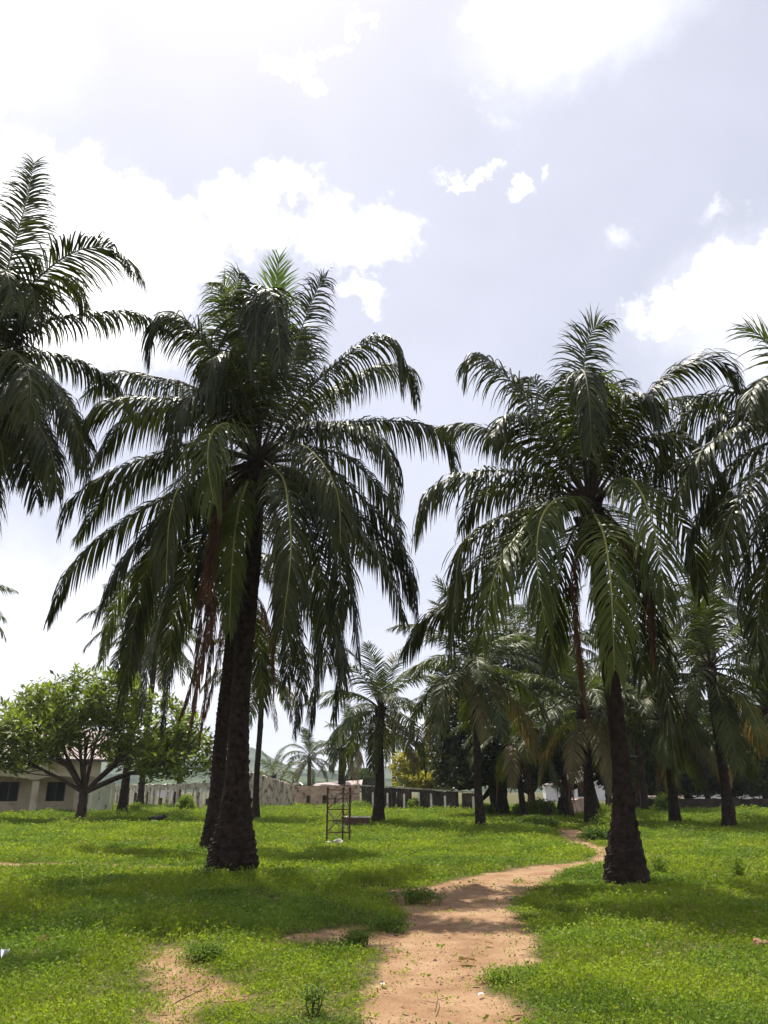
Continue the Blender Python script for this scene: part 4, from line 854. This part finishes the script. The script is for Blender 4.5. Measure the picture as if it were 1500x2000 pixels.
for a, b in wins:      # recessed wall with window openings
    wallm.obox(bp(s, rec - .2, 0), dirb * (a - s), nb_ * .2, (0, 0, EAVE)); wallm.obox(bp(a, rec - .2, 0), dirb * (b - a), nb_ * .2, (0, 0, .85)); wallm.obox(bp(a, rec - .2, 2.15), dirb * (b - a), nb_ * .2, (0, 0, EAVE - 2.15)); s = b
wallm.obox(bp(s, rec - .2, 0), dirb * (Lb - s), nb_ * .2, (0, 0, EAVE))
wallm.obox(bp(Lb - .2, rec - 6, 0), dirb * .2, nb_ * (5.8), (0, 0, EAVE)); wallm.obox(bp(0, rec - 6, 0), dirb * Lb * .999, nb_ * .2, (0, 0, EAVE * .99))
wallm.build('wall', M['wall_cream'], bl, bx0)
for a, b in wins:
    wn = MB().obox(bp(a, rec - .12, .85), dirb * (b - a), nb_ * .03, (0, 0, 1.3)).build('window', M['dark_glass'], bl, bx0)
    fm = MB(); 
    for t in (0, .5, 1): fm.obox(bp(a + (b - a - .06) * t, rec - .088, .855), dirb * .06, nb_ * .05, (0, 0, 1.29))
    fm.build('frame', M['frame_brown'], wn, bx0)
# verandah front: beam with shallow arches on pillars
vm = MB(); pil = [sof(-150), sof(68), sof(153)]
edges = [0] + pil + [Lb]
for i in range(len(edges) - 1):
    a, b = edges[i], edges[i + 1]; k = 14
    for j in range(k):
        t0, t1 = j / k, (j + 1) / k; tm = (t0 + t1) / 2; z0 = 2.15 + .38 * math.sin(math.pi * tm) ** .5
        vm.obox(bp(a + (b - a) * t0, 0, z0), dirb * (b - a) / k, nb_ * .22, (0, 0, EAVE - .12 - z0))
vm.build('beam', M['wall_cream'], bl, bx0)
for p in pil: MB().obox(bp(p - .22, -.03, 0), dirb * .44, nb_ * .28, (0, 0, 2.2)).build('pillar', M['concrete_old'] if 0 else M['wall_cream'], bl, bx0)
MB().obox(bp(0, rec, 0), dirb * Lb, nb_ * (-rec + .5), (0, 0, .12)).build('plinth', M['concrete_old'], bl, bx0)
rf = MB(); nr_ = 220; z1 = EAVE + .0; ridge = EAVE + 2.3
cols = np.linspace(-.6, Lb + .5, nr_); cv = []
for i, c_ in enumerate(cols):
    o = .025 * (i % 2)
    cv += [bp(c_, .75, EAVE - .02 + o), bp(c_, -3.4, ridge + o), bp(c_, -7.6, EAVE - .02 + o)]
ff = []
for i in range(nr_ - 1):
    a = i * 3; b = a + 3; ff += [(a, b, b + 1, a + 1), (a + 1, b + 1, b + 2, a + 2)]
rf.add(cv, ff); rf.build('roof', M['roof_pink'], bl, bx0)
MB().obox(bp(-.6, .72, EAVE - .20), dirb * (Lb + 1.1), nb_ * .03, (0, 0, .17)).build('fascia', M['frame_brown'], bl, bx0)
MB().add([bp(Lb - .1, 0, EAVE - .1), bp(Lb - .1, -6.8, EAVE - .1), bp(Lb - .1, -3.4, ridge - .08)], [(0, 1, 2)]).build('gable', M['wall_cream'], bl, bx0)
# annex wall beside it
q0 = GX(176, 57); q1 = GX(212, 59)
mb = MB(); seg_wall(mb, q0, q1, -.1, 2.15, 2.1, .3); seg_wall(mb, q1 + [0, .1, 0], GX(214, 66), -.1, 2.1, 1.9, .2); o = mb.build('garden_wall', M['wall_green'], None, q0); tag(o, 'greenish plastered wall stub at the right end of the cream building', 'wall')
# slatted concrete wall
w0 = GX(213, 90); w1 = GX(412, 68)
sw = empty('slatted_wall', w0, 'weathered concrete wall of upright slats behind the broadleaf tree', 'wall')
h0, h1 = 2.1, 2.15
mb = MB(); dd = (w1 - w0); Lw = np.linalg.norm(dd); dd /= Lw
seg_wall(mb, w0, w1, h0 - .45, h0, h1, .25, 0, 40, .06, rw); seg_wall(mb, w0, w1, -.2, .25, .3, .25, 0, 20, .03, rw)
mb.build('beam', M['concrete_old'], sw, w0)
np_ = 30
for i in range(np_):
    t = (i + .5) / np_; q = w0 + (w1 - w0) * t + np.array([0, .02, 0]); wd_ = rw.uniform(.2, .55)
    if i in (4, 9, 17, 22): continue
    MB().obox(q - dd * wd_ / 2 + [0, -.06, .2], dd * wd_, (0, .3, 0), (0, 0, (h0 - .5) * (rw.uniform(.55, .9) if i % 7 == 3 else 1))).build('slat_post', M['concrete_white' if rw.uniform() < .4 else 'concrete_old'], sw, w0)
for i in range(0, np_, 2):
    t = (i + 1.0) / np_; q = w0 + (w1 - w0) * t; MB().obox(q - dd * .4 + [0, .06, .3], dd * .8, (0, .1, 0), (0, 0, rw.uniform(.5, 1.3))).build('infill_panel', M['wall_ruin' if i % 4 else 'wall_dark'], sw, w0)
# ruined grey wall
rwl = MB(); e0 = GX(470, 66); e1 = GX(574, 78)
n_ = 60; seg_wall(rwl, e0, e1, -.2, 3.15, 2.0, .35, 0, n_, .12, rw)
o = rwl.build('ruined_wall', M['wall_ruin'], None, e0); tag(o, 'crumbling grey plastered wall with broken sloping top, left of centre', 'wall')
# pink wall with small openings
pk0 = GX(574, 80); pk1 = GX(702, 84); pw_ = empty('boundary_wall', pk0, 'long pinkish wall with small dark openings behind the lattice frame', 'wall')
mb = MB(); ops = [(.18, .24), (.42, .50), (.60, .65), (.83, .88)]; t = 0; dk = pk1 - pk0
for a, b in ops:
    seg_wall(mb, pk0 + dk * t, pk0 + dk * a, -.1, 2.0, 2.0, .25, 0, 4, .03, rw); seg_wall(mb, pk0 + dk * a, pk0 + dk * b, 1.1, 1.98, 1.98, .25); t = b
seg_wall(mb, pk0 + dk * t, pk1, -.1, 2.0, 2.1, .25, 0, 4, .03, rw); mb.build('wall', M['wall_pink'], pw_, pk0)
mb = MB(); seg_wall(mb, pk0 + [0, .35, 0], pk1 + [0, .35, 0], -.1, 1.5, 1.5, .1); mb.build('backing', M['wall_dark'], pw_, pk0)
mb = MB(); rr0 = GX(610, 86); rr1 = GX(706, 88); mb.add([rr0 + [0, 0, 2.05], rr1 + [0, 0, 2.1], rr1 + [0, 4, 2.7], rr0 + [0, 4, 2.3]], [(0, 1, 2, 3)]); mb.add([rr0 + [0, 0, 1.9], rr1 + [0, 0, 1.95], rr1 + [0, 4, 2.55], rr0 + [0, 4, 2.15]], [(3, 2, 1, 0)])
seg_wall(mb, rr0 + [.2, .2, 0], rr1 + [-.2, .2, 0], 0, 1.95, 2.0, 3.0); o = mb.build('shed', M['roof_pink'], None, rr0); tag(o, 'low shed with pale sheet roof seen over the pinkish wall', 'shed')
# dark wall with white posts
k0 = GX(706, 70); k1 = GX(935, 62); dk = k1 - k0; kw_ = empty('dark_wall', k0, 'dark brown wall with whitewashed posts and openings behind the mid-field palm', 'wall')
H0, H1 = ZH(1536, 70), ZH(1550, 62)
def tk(u): return (GX(u, 66)[0] - k0[0]) / (k1[0] - k0[0])
mb = MB(); t = 0
ops = [(tk(800), tk(819)), (tk(768), tk(776)), (tk(886), tk(896))]; ops.sort()
for a, b in ops:
    seg_wall(mb, k0 + dk * t, k0 + dk * a, -.1, H0 + (H1 - H0) * t, H0 + (H1 - H0) * a, .3, 0, 8, .05, rw); seg_wall(mb, k0 + dk * a, k0 + dk * b, 1.45, H0 + (H1 - H0) * a, H0 + (H1 - H0) * b, .3); t = b
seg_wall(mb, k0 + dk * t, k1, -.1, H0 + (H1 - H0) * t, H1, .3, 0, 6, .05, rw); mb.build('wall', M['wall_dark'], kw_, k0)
du = dk / np.linalg.norm(dk); mb = MB(); mb.obox(k0 + [0, -.12, H0 + .04], dk + [0, 0, H1 - H0], (0, .5, 0), (0, 0, .09)); mb.build('coping', M['concrete_old'], kw_, k0)
for u in (727, 757, 790, 818, 841, 866, 915):
    q = k0 + dk * tk(u) + np.array([0, -.16, 0]); hp = rw.uniform(1.15, 1.5)
    MB().obox(q - du * .10, du * .20, (0, .13, 0), (0, 0, hp)).build('post', M['concrete_white'], kw_, k0)
# far white roofs
def hip(label, u0, u1, Yd, vtop, veave, mname='roof_white'):
    a = GX(u0, Yd); b = GX(u1, Yd); zt = ZH(vtop, Yd); ze = ZH(veave, Yd); root = empty('house', a, label, 'house'); wdt = b[0] - a[0]
    MB().obox(a + [wdt * .06, .5, -.2], (wdt * .88, 0, 0), (0, wdt * .7, 0), (0, 0, ze + .15)).build('wall', M['plaster_white'], root, a)
    D = wdt * .8; v = [a + [0, 0, ze], b + [0, 0, ze], b + [0, D, ze], a + [0, D, ze], a + [wdt * .33, D * .5, zt], a + [wdt * .67, D * .5, zt]]
    MB().add(v, [(0, 1, 5, 4), (2, 3, 4, 5)]).add(v, [(1, 2, 5), (3, 0, 4)]).build('roof', M[mname], root, a)
hip('distant house with white hip roof above the pinkish wall', 561, 598, 210, 1528, 1541)
hip('distant white roofed house above the slatted wall', 303, 342, 200, 1531, 1541)
hip('distant pinkish house seen through the trunks at the path end', 1066, 1112, 120, 1515, 1532, 'roof_pink')
# white building seen under the trees, right
def house(label, u0, u1, Yd, vtop, roofm='roof_brown', wallm_='plaster_white', veave=None):
    a = GX(u0, Yd); b = GX(u1, Yd); ze = ZH(veave or vtop + 8, Yd); zt = ZH(vtop, Yd); wdt = b[0] - a[0]; root = empty('house', a, label, 'house')
    MB().obox(a + [0, 0, -.2], (wdt, 0, 0), (0, 6, 0), (0, 0, ze + .2)).build('wall', M[wallm_], root, a)
    v = [a + [-.4, -.5, ze], b + [.4, -.5, ze], b + [.4, 3, zt], a + [-.4, 3, zt], b + [.4, 6.5, ze], a + [-.4, 6.5, ze]]
    MB().add(v, [(0, 1, 2, 3), (3, 2, 4, 5)]).build('roof', M[roofm], root, a)
    for t in (.25, .7):
        MB().obox(a + [wdt * t, -.03, .9], (1.0, 0, 0), (0, .04, 0), (0, 0, 1.1)).build('window', M['dark_glass'], root, a)
house('low house with brown sheet roof right behind the path end', 1085, 1150, 90, 1569, veave=1577)
house('tall pale house right of the forked dark tree, bright in the gap', 1120, 1215, 135, 1500, 'roof_white', 'plaster_white', 1512)
house('pale house behind the row of trees at the right', 1220, 1330, 100, 1548, 'roof_brown', 'plaster_white')
house('pale building low behind the leaning palm at the right edge', 1395, 1560, 95, 1530, 'roof_white', 'plaster_white')
mb = MB(); a = GX(1118, 53); b = GX(1150, 56); seg_wall(mb, a, b, -.1, 1.0, 1.1, .25, 0, 8, .04, rw); o = mb.build('brick_wall', M['wall_pink'], None, a); tag(o, 'short brown wall at the end of the path between two trunks', 'wall')
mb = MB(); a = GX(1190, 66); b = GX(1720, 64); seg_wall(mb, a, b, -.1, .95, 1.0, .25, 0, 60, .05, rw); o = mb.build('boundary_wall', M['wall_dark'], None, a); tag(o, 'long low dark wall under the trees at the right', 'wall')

# ------------------------------------------------------------------ rusty lattice frame
tb = G(662, 1646); YT = tb[1]; lt = empty('lattice_frame', tb, 'rusty three legged steel lattice stub standing in the grass', 'lattice frame')
k = GX(683, YT)[0] - GX(637, YT)[0]; HT = ZH(1541, YT)
LG = [np.array([GX(638, YT)[0], YT, 0]), np.array([GX(682.5, YT)[0], YT, 0]), np.array([GX(669.5, YT)[0], YT + .62, 0])]
LG[2][0] = GX(669, YT + .62)[0]
for i, q in enumerate(LG):
    mb = MB().tube([q + [0, 0, -.05], q + [0, 0, HT * .5], q + [0, 0, HT + (.03 if i else .06)]], .030, 8); mb.tube([q + [0, 0, HT * .98], q + [0, 0, HT + .05]], .042, 8); mb.build('leg', M['rust'], lt, tb, smooth=True)
zs = [.30, .66, 1.00, 1.33, HT - .03]
pairs = [(0, 1), (1, 2), (0, 2)]
for (i, j) in pairs:
    for z in zs:
        MB().tube([LG[i] + [0, 0, z], LG[j] + [0, 0, z]], .016, 6).build('crossbar', M['rust'], lt, tb)
for (i, j) in pairs:
    for si, (za, zb) in enumerate(((.32, .98), (1.02, HT - .05))):
        for fl in (0, 1):
            a, b = (i, j) if fl else (j, i); off_ = np.array([0, -.02 if fl else .02, 0])
            MB().tube([LG[a] + [0, 0, za] + off_, LG[b] + [0, 0, zb] + off_], .013, 6).build('brace', M['rust' if fl else 'steel_grey'], lt, tb)
a = P(676, 1550.5, YT + .3); MB().tube([a + [-.35, 0, 0], a + [.42, 0, 0]], .015, 6).build('rod', M['rust'], lt, tb)
def rock(name, label, cat, c, sx_, sy_, sz_, m, seed, par=None):
    import bmesh
    bm = bmesh.new(); bmesh.ops.create_icosphere(bm, subdivisions=3, radius=1)
    for v_ in bm.verts:
        nn = mnoise.fractal(v_.co * 1.4 + Vector((seed, 0, 0)), 1.0, 2.0, 4); v_.co *= 1 + .35 * nn; v_.co = Vector((v_.co.x * sx_, v_.co.y * sy_, max(v_.co.z, -.4) * sz_))
    me = bpy.data.meshes.new(name); bm.to_mesh(me); bm.free(); me.materials.append(M[m]); o = bpy.data.objects.new(name, me); C.objects.link(o); o.location = tuple(c); return tag(o, label, cat)
g_ = G(661, 1652); g_[2] = .06; rock('stone', 'pale stone at the foot of the lattice frame, in the middle', 'stone', g_, .17, .13, .14, 'stone', 3)
g_ = G(642, 1649); g_[2] = .03; rock('concrete_pad', 'flat concrete pad under the left leg of the lattice frame', 'pad', g_, .17, .14, .06, 'stone', 5)
# brick block
c0 = GX(684, 37.5); c1 = GX(720, 37.5); wb = c1[0] - c0[0]; br = empty('brick_tank', c0, 'low brick tank with pale rim between the lattice frame and the mid-field palm', 'tank')
mb = MB(); hb = .42
for r_ in range(5):
    for side_ in range(4):
        L_ = wb + .35 if side_ % 2 == 0 else .8; nbk = 5 if side_ % 2 == 0 else 3
        for j in range(nbk):
            s0_ = (j + (.0 if r_ % 2 else .12)) / nbk * L_; sl = L_ / nbk - .012
            if s0_ + sl > L_: sl = L_ - s0_
            o_ = c0 + [-.3, 0, 0]
            z = r_ * hb / 5
            jt = rw.uniform(-.006, .006)
            if side_ == 0: mb.obox(o_ + [s0_, jt, z], (sl, 0, 0), (0, .12, 0), (0, 0, hb / 5 - .01))
            elif side_ == 2: mb.obox(o_ + [s0_, .92 + jt, z], (sl, 0, 0), (0, .12, 0), (0, 0, hb / 5 - .01))
            elif side_ == 1: mb.obox(o_ + [jt, .125 + s0_ * .98, z], (.12, 0, 0), (0, sl * .97, 0), (0, 0, hb / 5 - .01))
            else: mb.obox(o_ + [wb + .23 + jt, .125 + s0_ * .98, z], (.12, 0, 0), (0, sl * .97, 0), (0, 0, hb / 5 - .01))
mb.build('brickwork', M['brick'], br, c0)
mb = MB(); o_ = c0 + [-.33, -.03, hb + .002]
mb.obox(o_, (wb + .41, 0, 0), (0, .18, 0), (0, 0, .05)); mb.obox(o_ + [0, .92, 0], (wb + .41, 0, 0), (0, .18, 0), (0, 0, .05)); mb.obox(o_ + [0, .18, 0], (.18, 0, 0), (0, .74, 0), (0, 0, .048)); mb.obox(o_ + [wb + .23, .18, 0], (.18, 0, 0), (0, .74, 0), (0, 0, .048))
mb.build('rim', M['stone'], br, c0)

# stumps in the weeds
def stump(label, u, v, h, r, seed):
    r_ = np.random.default_rng(seed); b = G(u, v); mb = MB(); k = 8; t = np.linspace(0, 1, k)
    pts = np.stack([.06 * np.sin(t * 4 + seed), .04 * t, t * h], -1) - [0, 0, .05]
    mb.tube(pts, r * (1.25 - .5 * t + .12 * r_.normal(size=k)), 9, 0); mb.tube([pts[4], pts[4] + [.16, 0, .16], pts[4] + [.2, 0, .32]], [r * .5, r * .4, r * .15], 6, 0)
    o = mb.build('tree_stump', M['bark_dark'], None); o.location = tuple(b); tag(o, label, 'stump')
stump('small black stump poking out of the bright weed mound', 1072, 1612, .95, .13, 1)
stump('taller black stump against the forked dark tree', 1101, 1603, 1.25, .22, 2)
# goat lying in the shade of the broadleaf tree
gb = G(304, 1611); gt = empty('goat', gb, 'black and white goat lying in the grass shade', 'goat')
def skin(name, pts, edges_, rad, m, par):
    me = bpy.data.meshes.new(name); me.from_pydata([tuple(p) for p in pts], edges_, []); o = bpy.data.objects.new(name, me); C.objects.link(o); o.parent = par
    sk = o.modifiers.new('skin', 'SKIN'); me.skin_vertices[0].data[0].use_root = True
    for i, r_ in enumerate(rad): me.skin_vertices[0].data[i].radius = (r_, r_)
    ss = o.modifiers.new('sub', 'SUBSURF'); ss.levels = 2; ss.render_levels = 2; me.materials.append(m); return o
gt.scale = (1.0, 1.0, 1.1)
pts = [(-.30, 0, .20), (-.12, 0, .23), (.10, 0, .24), (.24, 0, .27), (.34, -.02, .33), (.40, -.03, .38), (.49, -.05, .34), (.55, -.06, .31), (-.38, 0, .27), (-.42, 0, .30),
       (-.22, -.13, .08), (-.05, -.17, .05), (-.20, -.18, .04), (.20, -.10, .10), (.34, -.13, .05), (.22, -.14, .03), (.39, -.09, .42), (.37, -.14, .39), (.39, .03, .42), (.37, .08, .39)]
ed = [(0, 1), (1, 2), (2, 3), (3, 4), (4, 5), (5, 6), (6, 7), (0, 8), (8, 9), (0, 10), (10, 11), (11, 12), (3, 13), (13, 14), (14, 15), (5, 16), (16, 17), (5, 18), (18, 19)]
rd = [.13, .15, .15, .12, .075, .06, .045, .03, .03, .015, .07, .04, .025, .05, .03, .02, .02, .012, .02, .012]
skin('body', pts, ed, rd, M['goat_black'], gt)
skin('belly_patch', [(-.28, -.055, .13), (-.05, -.06, .13), (.16, -.055, .15)], [(0, 1), (1, 2)], [.10, .12, .10], M['goat_white'], gt)

# litter along the path
def litter(name, label, cat, u, v, m, seed, s=.05, n=1, curl=.4):
    r_ = np.random.default_rng(seed); mb = MB()
    gx_ = 7; xs = np.linspace(-1, 1, gx_); Xx, Yy = np.meshgrid(xs, xs); lim = (1 - .55 * Xx ** 2)
    Zz = curl * s * (fbm(Xx * 1.3 + seed, Yy * 1.3, seed, 3)) + .25 * curl * s * Yy ** 2 * 2
    V = np.stack([Xx * s, Yy * s * .5 * lim, Zz], -1).reshape(-1, 3); a = r_.uniform(0, 3.1); ca, sa = math.cos(a), math.sin(a)
    V = np.stack([V[:, 0] * ca - V[:, 1] * sa, V[:, 0] * sa + V[:, 1] * ca, V[:, 2]], -1)
    I_ = (np.arange(gx_ - 1)[:, None] * gx_ + np.arange(gx_ - 1)[None, :]); f = np.stack([I_, I_ + 1, I_ + gx_ + 1, I_ + gx_], -1).reshape(-1, 4)
    mb.add(V, f); o = mb.build(name, M[m], None, smooth=True); g = G(u, v); g[2] = float(gz(g[0], g[1])) + .012; o.location = tuple(g); tag(o, label, cat); return o
litter('paper_scrap', 'small white scrap on the left rim of the path', 'litter', 747, 1925, 'paper', 1, .035)
litter('paper_scrap', 'thin white sliver on the right side of the path, near the camera', 'litter', 940, 1951, 'paper', 2, .035)
litter('paper_scrap', 'pale scrap lying in the shaded part of the path', 'litter', 997, 1758, 'paper', 3, .045)
litter('dry_leaf', 'pale dry leaf in the middle of the sunny path', 'leaf', 912, 1880, 'dry', 4, .08)
litter('dry_leaf', 'dry leaf on the path right of the herb clump', 'leaf', 955, 1847, 'dry', 5, .05)
litter('paper_scrap', 'white wrapper in the grass at the left edge', 'litter', 6, 1882, 'paper', 6, .07, curl=1.2)
litter('paper_scrap', 'white scrap in the grass at the bottom right', 'litter', 1180, 1985, 'paper', 7, .03)
litter('dry_leaf', 'curled brown leaf in the grass at the left', 'leaf', 85, 1852, 'dry', 8, .07, curl=1.1)
litter('paper_scrap', 'white scrap at the bottom left beside the grass tuft', 'litter', 143, 1995, 'paper', 9, .03, curl=1)
for i, (u, v) in enumerate([(985, 1742), (868, 1820), (1010, 1990), (790, 1975), (975, 1905), (900, 1760), (1035, 1715)]):
    o = litter('dry_leaf', 'small brown dry leaf lying on the path', 'leaf', u, v, 'dry', 20 + i, .04); o['group'] = 'small dry leaves scattered on the path'
g_ = G(1486, 1856); g_[2] = .05; rock('soil_clod', 'brown earth clod in the grass at the right edge', 'clod', g_, .09, .07, .06, 'soil_clod', 9)
def twig(label, u, v, seed, L_=.35, up=.05):
    r_ = np.random.default_rng(seed); g = G(u, v); g[2] = float(gz(g[0], g[1])) + .012; a = r_.uniform(0, 3); d = np.array([math.cos(a), math.sin(a), 0])
    mb = MB(); p = [np.zeros(3)]
    for i in range(5): p.append(p[-1] + d * L_ / 5 + r_.normal(0, .012, 3) * [1, 1, 0] + [0, 0, up / 5])
    mb.tube(p, np.linspace(.005, .0025, 6), 5)
    for j in (2, 3): q = p[j]; e = d * .3 + np.array([-d[1], d[0], 0]) * (1 if j == 2 else -1); mb.tube([q, q + e * L_ * .25 + [0, 0, .012]], [.003, .0015], 4)
    o = mb.build('twig', M['twig'], None); o.location = tuple(g); tag(o, label, 'twig')
twig('thin forked twig on the path, nearest the camera', 850, 1978, 1)
twig('forked twig on the bare earth patch at the left', 337, 1968, 2, .3, .1)
twig('broken twig in the shaded part of the path', 968, 1770, 3, .3)
twig('pale dry stalk standing up in the grass left of the path', 636, 1790, 5, .2, .3)

# ------------------------------------------------------------------ hills
prof = [(-1200, 1470), (-400, 1430), (100, 1440), (230, 1442), (300, 1468), (360, 1482), (420, 1470), (487, 1460), (535, 1484), (567, 1500), (640, 1506), (713, 1502), (765, 1496), (850, 1500), (1000, 1508), (1500, 1500), (2600, 1490)]
def hills(name, Yr, prof, seed, wdt=420, rough=.22):
    us = np.linspace(prof[0][0], prof[-1][0], 420); vs = np.interp(us, *zip(*prof))
    D = np.linspace(-1, 1, 41); V = []
    for u, v in zip(us, vs):
        x = GX(u, Yr)[0]; H = ZH(v, Yr)
        for d in D:
            y = Yr + d * wdt; pr = (1 - d * d) ** 1.2; nn = fbm(x / 90., y / 90., seed, 5)
            z = H * pr * (1 - rough * (1 - pr) * 2 * nn) + (fbm(x / 16., y / 16., seed + 3, 3) - .5) * 5 * pr ** .5 - (3 if abs(d) > .97 else 0)
            V.append((x, y, z))
    n0 = len(D); I_ = (np.arange(len(us) - 1)[:, None] * n0 + np.arange(n0 - 1)[None, :]); f = np.stack([I_, I_ + n0, I_ + n0 + 1, I_ + 1], -1).reshape(-1, 4)
    o = MB().add(V, f).build(name, M['hill'], smooth=True); tag(o, kind='structure')
hills('hills', 1500, prof, 5)
hills('foothills', 800, [(-1200, 1520), (200, 1512), (420, 1506), (560, 1512), (640, 1510), (720, 1524), (800, 1520), (1000, 1522), (1500, 1518), (2600, 1515)], 9, 220)

for o in list(C.objects):
    if o.parent is None and 'category' in o and 'kind' not in o: o['kind'] = 'thing'
# ------------------------------------------------------------------ haze
hm = bpy.data.materials.new('haze'); hm.use_nodes = True; t = hm.node_tree; t.nodes.clear()
ov = t.nodes.new('ShaderNodeOutputMaterial'); pv = t.nodes.new('ShaderNodeVolumePrincipled'); pv.inputs['Color'].default_value = (.86, .92, 1.0, 1); pv.inputs['Density'].default_value = .00022; pv.inputs['Anisotropy'].default_value = .2
t.links.new(pv.outputs[0], ov.inputs['Volume'])
hb_ = MB().obox((-4300, -500, -8), (8600, 0, 0), (0, 5900, 0), (0, 0, 130)).build('haze', hm); tag(hb_, 'pale blue haze over the distance', 'haze', kind='stuff')
S.cycles.volume_bounces = 1; S.cycles.max_bounces = 8; S.cycles.transparent_max_bounces = 8
S.cycles.use_denoising = True
